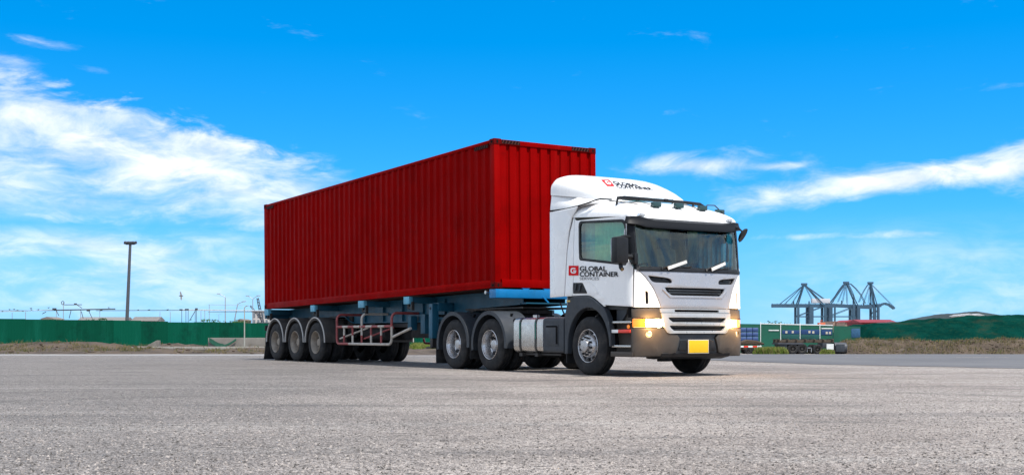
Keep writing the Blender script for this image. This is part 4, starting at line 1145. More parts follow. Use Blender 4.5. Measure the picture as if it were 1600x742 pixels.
# red and white side guard railing
for s in (-1, 1):
    yg = s*1.20
    def rail(pts, r, m, nm='guard_rail'): return TB().tube(pts, r, 8).build(nm, m, tr)
    xl, xr, zt_, zb2 = -10.42, -7.47, .885, .478
    n = 9
    for k in range(n):
        xa, xb = lerp(xl+.02, xr-.02, k/n), lerp(xl+.02, xr-.02, (k+1)/n)
        rail([(xa, yg, zt_), (xb, yg, zt_)], .030, guardr if k % 2 == 0 else guardw)
    def arcpts(cx_, cz_, r, a0, a1): return [(cx_+r*math.cos(q), yg, cz_+r*math.sin(q)) for q in rng(a0, a1, 5)]
    rail([(xl, yg, zt_)]+arcpts(xl+.12, zb2+.12, .12, PI, 1.5*PI)+[(xl+.7, yg, zb2)], .030, guardr)
    rail([(xl+.7, yg, zb2)]+arcpts(xr-.14, zb2+.14, .14, 1.5*PI, 2*PI)+[(xr, yg, zt_)], .030, guardw)
    for k, x in enumerate((-10.0, -9.52, -9.02, -8.52, -8.0)):
        h_ = (zt_-zb2)
        rail([(x, yg, zb2+.02), (x, yg, zb2+h_*.5)], .026, guardr if k % 2 == 0 else guardw, 'guard_bar')
        rail([(x, yg, zb2+h_*.5), (x, yg, zt_-.02)], .026, guardw if k % 2 == 0 else guardr, 'guard_bar')
    for x, m in ((xl, guardr), (-9.02, guardw), (xr, guardr)):
        hp = [(x, yg, zt_-.02), (x, yg, 1.06)] + [(x, yg-s*(.12-.12*math.cos(q)), 1.06+.12*math.sin(q)) for q in rng(.3, PI/2, 5)] + [(x, s*.52, 1.18)]
        rail(hp, .030, m, 'guard_hoop')
    rail([(xr+.02, yg, .64), (-6.60, yg+s*-.02, .835)], .030, guardw, 'guard_brace')
    rail([(-10.35, yg-s*.05, .60), (-9.5, yg-s*.4, .86)], .022, guardw, 'guard_brace'); rail([(-9.0, yg-s*.05, .60), (-8.15, yg-s*.4, .86)], .022, guardr, 'guard_brace')
    b = TB(); b.box(-7.62, -7.46, *sorted((s*.56, s*.72)), .80, 1.12, .006); b.build('guard_mount', bluem, tr); b = TB(); b.box(-6.95, -6.75, *sorted((s*.56, s*.75)), .72, 1.15, .006); b.build('guard_mount', bluem, tr)

# ================================================================ HOARDING ON THE LEFT
def rib_mesh(name, w, h, m, pitch=.24, d=.018):
    n = int(round(w/pitch)); p = w/n; v = []; f = []; pts = []
    for k in range(n): pts += [(k*p, 0), (k*p+p*.45, 0), (k*p+p*.55, -d), (k*p+p*.9, -d)]
    pts.append((w-.004, 0))
    for x, y in pts: v += [(x, y, 0), (x, y, h)]
    for x, y in pts: v += [(x, y+.02, 0), (x, y+.02, h)]
    K = 2*len(pts)
    for i in range(len(pts)-1):
        f.append((2*i, 2*i+2, 2*i+3, 2*i+1)); f.append((K+2*i, K+2*i+1, K+2*i+3, K+2*i+2)); f.append((2*i+1, 2*i+3, K+2*i+3, K+2*i+1))
    return MB().raw(v, f).mesh(name, m, 0)
def green_mat():
    m = bpy.data.materials.new('green_sheet'); m.use_nodes = True; t = m.node_tree; g = NG(t); p = t.nodes['Principled BSDF']
    P = g.n('ShaderNodeNewGeometry').outputs['Position']; x, y, z = g.sep(P)
    oi = g.n('ShaderNodeObjectInfo').outputs['Random']
    c = g.mix(oi, (.0008, .058, .032), (.001, .080, .046))
    st = g.noise(g.comb(g.mul(x, .9), g.mul(y, .9), g.mul(z, .12)), 1.0, 5, .65)
    c = g.mix(g.mul(g.sm(st, .5, .72), .7), c, (.004, .10, .062))
    c = g.mix(g.mul(g.sm(g.noise(P, .55, 6, .7), .50, .72), .7), c, (.0015, .028, .018))
    low = g.sm(g.add(z, g.mul(g.noise(P, 1.4, 5, .7), .7)), .25, -.25)
    c = g.mix(g.mul(low, .5), c, (.05, .05, .035))
    t.links.new(c, p.inputs['Base Color']); p.inputs['Roughness'].default_value = .7; p.inputs['Specular IOR Level'].default_value = .06
    return m
greens = green_mat()
postw = mat('post_white', (.70, .72, .70), .5, var=.1)
steelg = mat('galvanised', (.30, .31, .33), .5, .4, var=.15)
dark = mat('dark_steel', (.05, .055, .065), .55, .2, var=.2)
def fence_run(name, label, A, B, zt0, zt1, zfoot, pw=2.4, skip=()):
    A, B = Vector(A), Vector(B); d = B-A; L = d.length; n = max(1, int(round(L/pw))); w = L/n; ang = math.atan2(d.y, d.x)
    r = empty(name, (A.x, A.y, zfoot), (0, 0, ang)); tag(r, label, 'fence')
    me = rib_mesh('panel', w, 1.0, greens); pm = MB().box(-.04, .04, .03, .09, -.2, 1.0).mesh('post', steelg)
    for i in range(n):
        h = lerp(zt0, zt1, i/n)-zfoot+random.uniform(-.02, .02)
        o = put('panel', me, r, (i*w, random.uniform(-.02, .02), random.uniform(-.03, .03))); o.scale = (1, 1, h)
        q = put('post', pm, r, (i*w, .02, 0)); q.scale = (1, 1, h-.03)
    MB().box(0, L, .03, .07, (zt0+zt1)/2-zfoot-.35, (zt0+zt1)/2-zfoot-.29).build('rail', steelg, r)
    return r
fence_run('hoarding_fence', 'long dark green sheet metal hoarding left of the trailer', (-50, 93.5), (-23.0, 115), 2.10, 1.74, -.55)
fence_run('hoarding_fence', 'far stretch of green hoarding hidden mostly behind the container', (-23.0, 115.05), (22.3, 120), 1.74, 1.80, -.85)

# low grey wall, ramp, kerb and sagging net in front of the hoarding
conc = mat('raw_concrete', (.19, .175, .155), .9, var=.14, vscale=1.2, bump=.4, bscale=6, dirt=(.11, .095, .08), dscale=1.0, damt=.5)
def slab(name, label, cat_, u0, u1, v0, v1, Y, th, m, bev=.03):
    x0, x1 = WX(u0, Y), WX(u1, Y); z1, z0 = WZ(v0, Y), WZ(v1, Y)
    o = MB().box(0, x1-x0, 0, th, 0, z1-z0+.25, bev).build(name, m); o.location = (x0, Y, z0-.25); return tag(o, label, cat_)
slab('concrete_wall', 'low pale concrete wall between hoarding and trailer mud flap', 'wall', 325, 416, 527.5, 545, 92, .35, conc)
x0, x1 = WX(213, 93), WX(248, 93)
o = MB().prism([(0, 0), (x1-x0, 0), (x1-x0, .78), (x1-x0-.15, .78)], 'y', 0, .5).build('concrete_ramp', conc, bevel=.02); o.location = (x0, 93, WZ(543.5, 93)-.2); tag(o, 'grey concrete wedge leaning at foot of green hoarding', 'ramp')
slab('kerb_stone', 'long thin pale kerb running at foot of green hoarding', 'kerb', 205, 412, 541.2, 542.8, 89, .25, mat('kerb_pale', (.27, .255, .23), .9, var=.1))
pts = []
for k in range(15):
    t = k/14; pts.append((WX(lerp(327, 369, t), 91.9), 91.9, WZ(lerp(534, 532, t)+9.5*math.sin(PI*(t**.9)), 91.9)))
v = []; f = []
for i, p in enumerate(pts):
    h = .10+.30*(1-abs(i/14-.15)*1.2 if i < 8 else .25); v += [p, (p[0], p[1]-.03, p[2]+max(.1, h)), (p[0], p[1]-.06, p[2]+.02)]
for i in range(14): f += [(3*i, 3*i+3, 3*i+4, 3*i+1), (3*i+1, 3*i+4, 3*i+5, 3*i+2), (3*i+2, 3*i+5, 3*i+3, 3*i)]
tag(MB().raw(v, f).build('green_netting', mat('net_green', (.006, .075, .045), .8, var=.2)), 'sagging strip of dark green netting on low concrete wall', 'netting')
def lamp_post(label, u, vb, vt_, Y, r0, arms, m, group=None, tilt=0.0, cat_='lamp post', name='street_lamp'):
    zb_ = WZ(vb, Y); zt_ = WZ(vt_, Y); r = empty(name, (WX(u, Y), Y, zb_)); tag(r, label, cat_, group)
    hs_ = 1.0 if r0 > .06 else .3
    H_ = zt_-zb_; MB().tube([(0, 0, 0), (tilt*.5, 0, H_*.5), (tilt, 0, H_)], [r0, r0*.85, r0*.7], 10).build('pole', m, r)
    for dx, dz in arms:
        MB().tube([(tilt, 0, H_-.02), (tilt+dx*.5, 0, H_+dz*.6), (tilt+dx, 0, H_+dz)], r0*.55, 6).build('arm', m, r)
        s_ = 1 if dx > 0 else -1
        b = MB(); b.prism([(tilt+dx-s_*.15*hs_, H_+dz-.06*hs_), (tilt+dx+s_*.55*hs_, H_+dz+.02*hs_), (tilt+dx+s_*.50*hs_, H_+dz+.14*hs_), (tilt+dx-s_*.1*hs_, H_+dz+.1*hs_)], 'y', -.14, .14); b.build('lamp_head', m, r, bevel=.02)
    return r
# tall flood-light mast behind the hoarding
Y = 140; r = empty('floodlight_mast', (WX(196.5, Y), Y, -1.0)); tag(r, 'tall dark grey floodlight mast rising behind the green hoarding', 'mast')
H_ = WZ(381, Y)+1.0; tl = WX(203.5, Y)-WX(196.5, Y)
poleg = mat('mast_grey', (.075, .08, .09), .5, .3, var=.1)
MB().tube([(0, 0, 0), (tl, 0, H_)], [.22, .15], 14).build('pole', poleg, r)
MB().tube([(tl-.5, 0, H_-.05), (tl+.5, 0, H_-.05)], .06, 8).build('cross_arm', poleg, r)
b = MB(); b.box(tl-.09, tl+.09, -.1, .1, H_-.45, H_-.12, .02); b.build('junction_box', postw, r)
for dx, an in ((-.50, .25), (-.15, .1), (.22, -.1), (.58, -.3)):
    b = MB(); b.obox((tl+dx, -.05, H_+.12), .36, .38, .30, Matrix.Rotation(an, 3, 'Y') @ Matrix.Rotation(.3, 3, 'X')); b.build('floodlight', dark, r, bevel=.04)
lamp_post('thin pale post in front of the low concrete wall', 382, 546, 480, 90, .05, [(.14, .10)], mat('post_pale', (.34, .34, .30), .5, var=.1))
lamp_post('slim street lamp with one arm pointing left above hoarding', 352, 506, 464, 230, .10, [(-1.05, .55)], steelg)
lamp_post('leaning street lamp with one short arm pointing right', 365, 508, 475, 210, .10, [(.9, .4)], steelg, tilt=.7)
lamp_post('slim street lamp with two arms beside white building', 395, 506, 467, 220, .09, [(-.75, .5), (.85, .55)], steelg)
lamp_post('very small distant lamp between pipe gantry and street lamps', 342, 505, 491, 300, .06, [(.5, .03), (-.5, .03)], steelg)

# overhead pipe bridge with its frames, birds on it
Y = 205; pipe = empty('pipe_bridge', (WX(0, Y), Y, -1.0)); tag(pipe, 'long thin overhead pipe bridge on posts behind green hoarding', 'pipe bridge')
X0_ = WX(0, Y)
def PB(u, v): return (WX(u, Y)-X0_, 0, WZ(v, Y)+1.0)
pw_ = mat('pipe_pale', (.42, .44, .46), .5, .2, var=.2)
for a_, b_, rr, m in (((-40, 488), (85, 484), .05, pw_), ((85, 484.5), (180, 482.5), .10, dark), ((150, 485), (290, 484.5), .05, dark), ((285, 484), (420, 485.5), .09, pw_), ((-40, 485), (85, 485), .035, dark), ((325, 487.4), (420, 487.4), .035, dark), ((325, 476), (380, 476.8), .025, steelg), ((100, 476), (128, 475.8), .06, dark), ((118, 474.5), (128, 481), .07, dark)):
    MB().tube([PB(*a_), PB(*b_)], rr, 6).build('pipe', m, pipe)
for u, vt_ in ((19, 488), (40, 487), (88, 485), (99, 473), (126, 484), (156, 485), (250, 487), (266, 487), (284, 484), (290.5, 485), (294, 485), (305, 486), (307, 483), (314, 486), (320, 484), (327, 476)):
    MB().tube([PB(u, 508), PB(u, vt_)], .05 if vt_ > 475 else .06, 6).build('post', dark if 280 < u < 312 else steelg, pipe)
MB().tube([PB(98+2.2*math.cos(q), 473+2.6*math.sin(q)) for q in rng(0, 2*PI, 13)], .06, 6).build('ring', dark, pipe)
for a_, b_ in (((108, 497), (111, 485)), ((92, 493), (88, 485)), ((138, 484), (144, 497)), ((130, 497), (127, 486)), ((296, 501), (306, 484)), ((66, 490), (72, 487))): MB().tube([PB(*a_), PB(*b_)], .06, 6).build('brace', dark, pipe)
for u, v_, w_ in ((85, 482.5, 6), (118, 475, 4), (138, 485, 5), (158, 484.5, 3.5), (292, 483.5, 6), (307, 482.5, 4), (283, 484, 5)):
    p = PB(u, v_); b = MB(); b.box(p[0]-w_*.05, p[0]+w_*.05, -.2, .2, p[2]-.12, p[2]+.14, .04); b.build('clamp', dark, pipe)
def bird_mesh():
    b = MB(); b.lathe([(-.16, 0), (-.13, .035), (-.05, .075), (.04, .07), (.10, .04), (.13, 0)], 10, 'x'); b.lathe([(.07, 0), (.09, .035), (.13, .045), (.17, .025), (.21, 0)], 8, 'x', (0, 0, .055))
    b.prism([(-.30, -.05), (-.12, -.02), (-.12, .02), (-.30, .05)], 'z', -.02, 0); b.cyl((0, -.03, -.14), (0, -.03, -.05), .008, 5); b.cyl((0, .03, -.14), (0, .03, -.05), .008, 5)
    return b.mesh('bird', dark)
bme = bird_mesh()
for u, v_ in ((4, 486.2), (15, 483.4), (22, 483), (27, 484.6), (36, 486), (48.5, 481.4), (49, 483.6), (60, 483.4), (76, 480.6), (170, 480.5), (216, 484), (233, 483.8), (262, 483.6)):
    o = put('bird', bme, None, (WX(u, Y), Y, WZ(v_, Y)), (0, 0, random.choice((0.2, 2.9, 1.2))))
    tag(o, 'small dark bird perched on the overhead pipe', 'bird', 'birds on the pipe bridge')
b = MB(); b.lathe([(-.3, 0), (-.2, .05), (0, .09), (.2, .05), (.28, 0)], 10, 'x')
for s in (-1, 1): b.prism([(-.10, s*.04), (.12, s*.04), (.06, s*.5), (-.06, s*.75), (-.12, s*.5)], 'z', -.01, .015)
o = b.build('bird', dark); o.location = (WX(283, 150), 150, WZ(462, 150)); o.rotation_euler = (.9, 0, .4); tag(o, 'lone small bird flying in the sky left of container', 'bird')

# far white buildings
wallw = mat('far_white_wall', (.45, .42, .39), .8, var=.06, vscale=.2)
roofr = mat('far_roof', (.15, .135, .125), .8, var=.1, vscale=.3)
winm = mat('far_window', (.14, .16, .18), .3)
def building(label, u0, u1, v0, Y, wm=wallw, rows=2, cols=4, roof='flat', rm=roofr, depth=12, win=True):
    x0, x1 = WX(u0, Y), WX(u1, Y); H_ = WZ(v0, Y)+1.5; r = empty('building', (x0, Y, -1.5)); tag(r, label, 'building'); W_ = x1-x0
    MB().box(0, W_, 0, depth, 0, H_).build('wall', wm, r)
    if roof == 'gable': MB().prism([(-.5, H_-.3), (W_+.5, H_-.3), (W_/2, H_+W_*.12)], 'y', -.6, depth+.6).build('roof', rm, r)
    elif roof == 'ridge': MB().prism([(-.6, H_-.2), (depth+.6, H_-.2), (depth/2, H_+min(1.7, depth*.22))], 'x', -.5, W_+.5).build('roof', rm, r)
    else: MB().box(-.2, W_+.2, -.2, depth+.2, H_+.01, H_+.35).build('roof', rm, r)
    if win:
        cw = W_/cols; lo = 3.0
        me = MB().box(-cw*.25, cw*.25, -.06, .1, -.35*min(3.2, (H_-lo)/rows), .35*min(3.2, (H_-lo)/rows)).mesh('window', winm)
        for i in range(rows):
            for j in range(cols): put('window', me, r, (cw*(j+.5), 0, lo+(H_-lo)*(i+.5)/rows))
    return r
building('white apartment block with three rows of windows beside container', 394, 420, 487.5, 420, rows=3, cols=4)
building('small beige gabled house left of white apartment block', 371, 381, 499, 420, mat('far_beige', (.52, .40, .30), .8), 1, 2, 'gable')
building('long low white shed right of the floodlight mast', 206, 245, 500.2, 560, rows=1, cols=9, roof='ridge')
building('long low cream shed left of the floodlight mast', 122, 196, 500.2, 600, rows=1, cols=14, roof='ridge', rm=mat('far_roof_pale', (.17, .165, .16), .8))
building('low white building peeking over the far left hoarding', 64, 84, 497, 520, mat('far_cream', (.60, .55, .42), .8), 1, 3, 'gable')
# mobile crane jib beside the container
def lattice(b, A, B, w, n, r_):
    A, B = Vector(A), Vector(B); d = (B-A).normalized(); sx = Vector((0, 1, 0)); sz = d.cross(sx).normalized()
    cs = [(sx*i+sz*j)*w for i, j in ((-1, -1), (1, -1), (1, 1), (-1, 1))]
    for c in cs: b.bar(A+c, B+c*.6, r_)
    for k in range(n):
        P, Q = A.lerp(B, k/n), A.lerp(B, (k+1)/n); f0, f1 = lerp(1, .6, k/n), lerp(1, .6, (k+1)/n)
        for i in range(4): b.bar(P+cs[i]*f0, Q+cs[(i+1) % 4]*f1, r_*.7)
Y = 330; r = empty('mobile_crane', (WX(408, Y), Y, -1)); tag(r, 'dark lattice crane jib leaning beside the white apartment block', 'crane')
b = MB(); lattice(b, (.6, 0, 4), (WX(402.5, Y)-WX(408, Y), 0, WZ(465.5, Y)+1), .35, 9, .12); b.build('jib', dark, r)
b = MB(); lattice(b, (.4, 0, 5.5), (WX(391, Y)-WX(408, Y), 0, WZ(477.5, Y)+1), .25, 7, .10); b.build('fly_jib', dark, r)
MB().box(-1, 2.4, -1.2, 1.2, 2, 5, .1).build('cab', dark, r); MB().box(-2.5, 3.5, -1.3, 1.3, 0, 1.9, .1).build('carrier', dark, r)

# ---------------------------------------------------------------- trees / bushes (leaf faces through the crown)
leafA = mat('leaf_green', (.035, .085, .028), .7, 0, .2, var=.4, vscale=.6)
def tree(label, u, vt_, Y, w, zb_=-1.0, m=leafA, n=700, group=None):
    zt_ = WZ(vt_, Y); H_ = zt_-zb_; r = empty('tree', (WX(u, Y), Y, zb_)); tag(r, label, 'tree', group)
    b = MB(); b.tube([(0, 0, 0), (.1, 0, H_*.4), (0, .1, H_*.7)], [w*.05+.05, w*.035+.03, .03], 7)
    for k in range(5):
        an = k*1.3; b.tube([(0, 0, H_*.35), (w*.2*math.cos(an), w*.2*math.sin(an), H_*.6), (w*.35*math.cos(an), w*.35*math.sin(an), H_*.75)], [.06, .04, .02], 5)
    b.build('trunk', mat('bark', (.09, .065, .045), .9), r)
    v = []; f = []; cl = [(random.gauss(0, w*.22), random.gauss(0, w*.2), H_*random.uniform(.5, .97), w*random.uniform(.12, .2)) for _ in range(9)]
    for k in range(n):
        c = random.choice(cl); p = Vector((random.gauss(c[0], c[3]), random.gauss(c[1], c[3]), min(H_, random.gauss(c[2], c[3]*.6)))); s_ = w*.045*random.uniform(.6, 1.3)
        a_ = Vector((random.gauss(0, 1), random.gauss(0, 1), random.gauss(0, 1))).normalized(); q = a_.orthogonal().normalized(); i0 = len(v)
        v += [p-a_*s_, p+q*s_*.6, p+a_*s_, p-q*s_*.6]; f.append((i0, i0+1, i0+2, i0+3))
    MB().raw(v, f).build('crown', m, r, 0)
tree('low dark bushy tree behind hoarding under the street lamps', 354, 499.5, 190, 4.2)
tree('smaller bushy tree just right of the pipe bridge frames', 333, 501, 195, 3.0)
tree('low green shrub by the leaning street lamp', 372, 502, 180, 2.6)
tree('green shrub showing above hoarding left of the floodlight mast', 150, 497.5, 150, 2.4)
tree('dark flat-topped tree above the right fence behind the truck', 1211, 498, 260, 4.6, n=500)

# ================================================================ RIGHT: fence, crates, parked trailers
Yf = 120.0
rf = empty('panel_fence', (WX(1150, Yf), Yf, -1.15)); tag(rf, 'green and blue panel fence with white posts right of the truck', 'fence')
fx0 = WX(1150, Yf)
def FX(u): return WX(u, Yf)-fx0
def FZ(v): return WZ(v, Yf)+1.15
edges = [1150, 1188.3, 1219.6, 1250, 1281, 1302, 1345]; tops = [504.3, 504.8, 505.6, 506.3, 507, 507.5, 508.5]
greenf = mat('fence_green', (.003, .095, .055), .5, var=.12, vscale=.6, dirt=(.008, .05, .035), dscale=.7, damt=.5)
bluef = mat('fence_blue', (.010, .045, .145), .5, var=.12, vscale=.8)
tealf = mat('fence_teal', (.003, .065, .058), .5, var=.12, vscale=.8)
for i in range(len(edges)-1):
    a_, b_ = FX(edges[i])+.03, FX(edges[i+1])-.03; t0, t1 = FZ(tops[i]+1.3), FZ(tops[i+1]+1.3)
    MB().prism([(a_, 0), (b_, 0), (b_, t1), (a_, t0)], 'y', 0, .04).build('panel', greenf, rf)
    if 0 < i < 5:
        MB().prism([(a_, t0), (b_, t1), (b_, t1+.09), (a_, t0+.09)], 'y', -.03, .07).build('top_rail', postw, rf)
for i, u in enumerate(edges[1:5]):
    MB().box(FX(u)-.03, FX(u)+.03, -.06, .06, 0, FZ(tops[i+1])+.1, .01).build('post', postw, rf)
for u0, u1, v0, v1, m in ((1222, 1249, 515.5, 521.5, bluef), (1222, 1249, 522, 531, tealf), (1251.5, 1280, 514.5, 522, bluef), (1251.5, 1280, 522.5, 531, tealf), (1283, 1300, 515, 523, bluef), (1330, 1344, 513, 527, mat('fence_dull_blue', (.02, .09, .18), .6, var=.2))):
    MB().box(FX(u0), FX(u1), -.03, -.004, FZ(v1), FZ(v0), .004).build('sheet', m, rf)
for u0, u1, v0, v1 in ((1283.5, 1300.5, 512, 513.6), (1201, 1217, 515, 516.6)): MB().box(FX(u0), FX(u1), -.05, -.032 if u0 > 1250 else -.004, FZ(v1), FZ(v0)).build('sheet', postw, rf)
for u0, v0 in ((1263, 516.5), (1269, 517), (1290, 518), (1295, 518), (1227, 516.8), (1237, 516.6)):
    MB().box(FX(u0), FX(u0+3.2), -.045, -.031, FZ(v0+3.6), FZ(v0)).build('notice', mat('notice_cream', (.50, .46, .36), .7), rf)
# stack of blue crates beside the truck
r_, cc_ = 4, 3
cme = MB().box(0, 1, 0, 1, 0, 1, .04).mesh('crate', mat('crate_blue', (.04, .08, .21), .5, var=.12, vscale=1))
for j in range(3):
    for i in range(3):
        Yc = 117.5; u0 = 1157+i*9.4; v1 = 533-j*7.2
        o = put('blue_crate', cme, None, (WX(u0, Yc)+.02, Yc, WZ(v1, Yc)+.01)); o.scale = (9.4/FPX*Yc-.04, 1.1, 7.2/FPX*Yc-.03)
        tag(o, '%s blue crate of the %s column in the stack by the headlight' % (('bottom', 'middle', 'top')[j], ('left', 'centre', 'right')[i]), 'crate', 'blue crates stacked by the fence')
o = MB().prism([(0, 0), (2.3, 0), (2.2, .18), (1.5, .42), (.6, .5), (.1, .3)], 'y', 0, 1.4).build('rubble_heap', dirt, bevel=.1); o.location = (WX(1157, 116.5), 116.3, WZ(538.5, 116.5)); tag(o, 'brown rubble heap under the blue crates', 'rubble')

def parked_trailer(name, label, u0, u1, vdeck, vground, Y, wheels, boards=False):
    x0, x1 = WX(u0, Y), WX(u1, Y); zgd = WZ(vground, Y); zd = WZ(vdeck, Y)-zgd; W_ = x1-x0
    r = empty(name, (x0, Y, zgd)); tag(r, label, 'trailer')
    rust = mat('rusty_deck', (.06, .043, .03), .8, var=.3, vscale=3, dirt=(.15, .12, .08), dscale=2, damt=.6)
    for yy in (0, 1.6): MB().box(0, W_, yy, yy+.14, zd-.26, zd, .01).build('beam', rust, r)
    for k in range(7): x = lerp(.05, W_-.25, k/6); MB().box(x, x+.18, -.25, 2.0, zd+.01, zd+.10, .01).build('cross_member', rust, r)
    for xw, rw in wheels:
        for yy, s in ((-.28, 1), (2.0, -1)):
            w = put('wheel', TYD, r, (xw, yy if s > 0 else yy+.1, rw), (0, 0, 0 if s > 0 else PI)); w.scale = (rw/.505,)*3
            put('rim', mat_rim_dark, w, (0, 0, 0), (0, .4, 0))
        b = MB(); b.cyl((xw, 0, rw), (xw, 1.8, rw), .08, 10); b.build('axle', under, r)
    return r, W_, zd
mat_rim_dark = RIMT.copy(); mat_rim_dark.materials[0] = mat('rim_dark', (.06, .055, .05), .7, .2, var=.2)
Yt = 113.0
pt, W_, zd = parked_trailer('parked_trailer', 'dark rusty skeletal trailer parked on grass below the port cranes', 1214, 1303, 531, 553, Yt, ((1.42, .50), (2.28, .50), (3.72, .45)))
b = MB(); b.box(0, W_*.45, -.30, 2.1, zd-.42, zd-.27, .02); b.build('lower_frame', dark, pt)
b = MB(); b.box(.2, .9, -.2, 2, .35, zd-.4, .03); b.build('tool_box', dark, pt)
b = MB(); b.box(W_-1.1, W_-.2, .0, 1.7, zd-.75, zd-.27, .05); b.build('gear_box', dark, pt)
b = MB(); b.box(W_-.75, W_-.1, -.3, -.26, .42, .95); b.build('white_board', postw, pt)
b = MB(); b.box(2.75, 3.2, -.12, .1, .55, .62); b.box(2.75, 2.82, -.12, .1, .2, .6); b.box(3.13, 3.2, -.12, .1, .2, .6); b.build('stand', rimm, pt)
o2 = empty('scrap_drum', (WX(1303, 113), 113.2, WZ(552.5, 113))); tag(o2, 'dark scrap drum lying at the right end of the parked trailer', 'drum')
MB().cyl((0, 0, .55), (1.15, .1, .52), .52, 18).build('drum', dark, o2); MB().lathe([(1.12, .53), (1.2, .5), (1.2, .3)], 18, 'x', (0, .1, .52)).build('rim', slate, o2); MB().box(.1, .9, -.6, -.5, .2, .9, .02).build('plate', slate, o2)
# second low trailer behind the truck's nose, with red and white boards
r, W2, z2 = parked_trailer('parked_trailer', 'low trailer with red and white edge boards behind the truck bumper', 1120, 1182, 541.5, 553, 114, ((2.9, .28), (3.4, .28)))
for k in range(7): MB().box(1.2+k*.42, 1.2+k*.42+.415, -.30, -.26, z2-.05, z2+.10).build('edge_board', reflr if k % 2 else reflw, r)

# ---------------------------------------------------------------- grassy berm, dirt bank, hill
def berm_mat():
    m = bpy.data.materials.new('berm_green'); m.use_nodes = True; t = m.node_tree; g = NG(t); p = t.nodes['Principled BSDF']
    P = g.n('ShaderNodeNewGeometry').outputs['Position']
    c = g.mix(g.sm(g.noise(P, .5, 6, .65), .35, .65), (.0015, .026, .021), (.003, .044, .034))
    c = g.mix(g.mul(g.sm(g.noise(P, 2.2, 6, .7), .5, .7), .6), c, (.014, .045, .024))
    c = g.mix(g.mul(g.sm(g.noise(P, .23, 4, .6), .55, .72), .6), c, (.04, .042, .026))
    t.links.new(c, p.inputs['Base Color']); p.inputs['Roughness'].default_value = .95; p.inputs['Specular IOR Level'].default_value = .0
    b = g.n('ShaderNodeBump'); b.inputs['Strength'].default_value = 1.0; b.inputs['Distance'].default_value = .25
    t.links.new(g.noise(P, 3, 6, .75), b.inputs['Height']); t.links.new(b.outputs[0], p.inputs['Normal'])
    return m
bt = [(1325, 512), (1340, 508), (1400, 505), (1440, 501), (1480, 497.5), (1530, 494), (1600, 492.5), (1750, 490)]
def zberm(x, y):
    u = 800+FPX*x/130; top_ = WZ(interp(bt, u), 130)
    t = sms(y, 118.2, 129.5)-sms(y, 134, 150)*.8
    return -.75+(top_+.75)*t+.22*hn(x, y, .45)*min(1, t*3)*sms(u, 1315, 1350)
struct(sheet('grass_berm', berm_mat(), rng(WX(1318, 130), WX(1760, 130), 130), rng(117.6, 152, 44), lambda x, y: zberm(x, y)-1.5*(1-sms(x, WX(1316, 130), WX(1345, 130)))*sms(y, 117, 121), 80))
bk = [(1290, 553), (1312, 547), (1325, 536), (1340, 531.5), (1375, 533), (1420, 533), (1480, 535), (1520, 533), (1600, 531), (1750, 530)]
def zbank(x, y):
    u = 800+FPX*x/116; top_ = WZ(interp(bk, u), 116)
    t = sms(y, 111.5, 115.8)
    return -1.16+(top_+1.16)*t+.24*hn(x, y, .8)*t+.10*hn(x, y, 2.6)*t
struct(sheet('dirt_bank', dirt, rng(WX(1290, 116), WX(1760, 116), 190), rng(111.3, 121, 34), zbank, 80))
hl_ = [(1370, 506), (1420, 501), (1450, 495), (1475, 490.5), (1500, 487.8), (1525, 487.2), (1545, 490), (1570, 494), (1640, 500)]
Yh = 420
struct(sheet('hill', mat('hill_dark', (.012, .024, .026), .9, var=.4, vscale=.08, bump=1, bscale=.6), rng(WX(1360, Yh), WX(1650, Yh), 80), rng(Yh-40, Yh+60, 16),
             lambda x, y: lerp(-2, WZ(interp(hl_, 800+FPX*x/Yh), Yh), sms(y, Yh-40, Yh)-sms(y, Yh+5, Yh+60)*.6)+.5*hn(x, y, .12), 80))
for u0, u1, v0, lab in ((1497, 1508, 492, 'small white house on the dark hill, left one'), (1509.5, 1519, 490.8, 'small white house on the dark hill, middle one'), (1521, 1537, 491.6, 'wide low white house on the dark hill, right one')):
    building(lab, u0, u1, v0, 372, rows=1, cols=3, roof='gable', depth=6, rm=mat('far_grey_roof', (.35, .35, .36), .8))
# red-roofed sheds and orange yard machine under the cranes
redroof = mat('red_roof', (.20, .012, .018), .7, var=.1, vscale=.1); tan = mat('tan_wall', (.30, .21, .16), .8, var=.1, vscale=.1)
building('long red-roofed shed at right under the port cranes', 1346, 1402, 503.2, 700, mat('shed_red', (.16, .012, .018), .8), 1, 8, 'ridge', redroof, 30, False)
building('low red-roofed shed under the middle port crane', 1320, 1345, 502.6, 740, tan, 1, 5, 'gable', redroof, 30, False)
building('low tan warehouse between the first two port cranes', 1302, 1320, 502.6, 760, tan, 1, 4, 'flat', tan, 30, False)
r = empty('yard_machine', (WX(1264, 400), 400, -1)); tag(r, 'orange yard machine above the fence under left port crane', 'machine')
ora = mat('machine_orange', (.45, .10, .04), .6, var=.2, vscale=.5)
for (x0_, x1_, z0_, z1_, nm) in ((0, 3.4, 4.2, 4.9, 'boom'), (3.2, 5.4, 3.6, 5.6, 'cab'), (.5, 5.6, 3.0, 3.8, 'body')): MB().box(x0_, x1_, 0, 2, z0_, z1_, .12).build(nm, ora, r)
for xw in (1.2, 4.6): MB().lathe([(-.3, .3), (-.3, .95), (.3, .95), (.3, .3)], 18, 'y', (xw, 0, 2.2)).build('wheel', rubber, r)
MB().tube([(4.2, 1, 5.4), (4.0, 1, 6.3), (4.7, 1, 6.3)], .12, 6).build('beacon_frame', ora, r)
MB().box(.4, 5.4, .2, 1.8, 0, 3.0).build('base', dark, r)

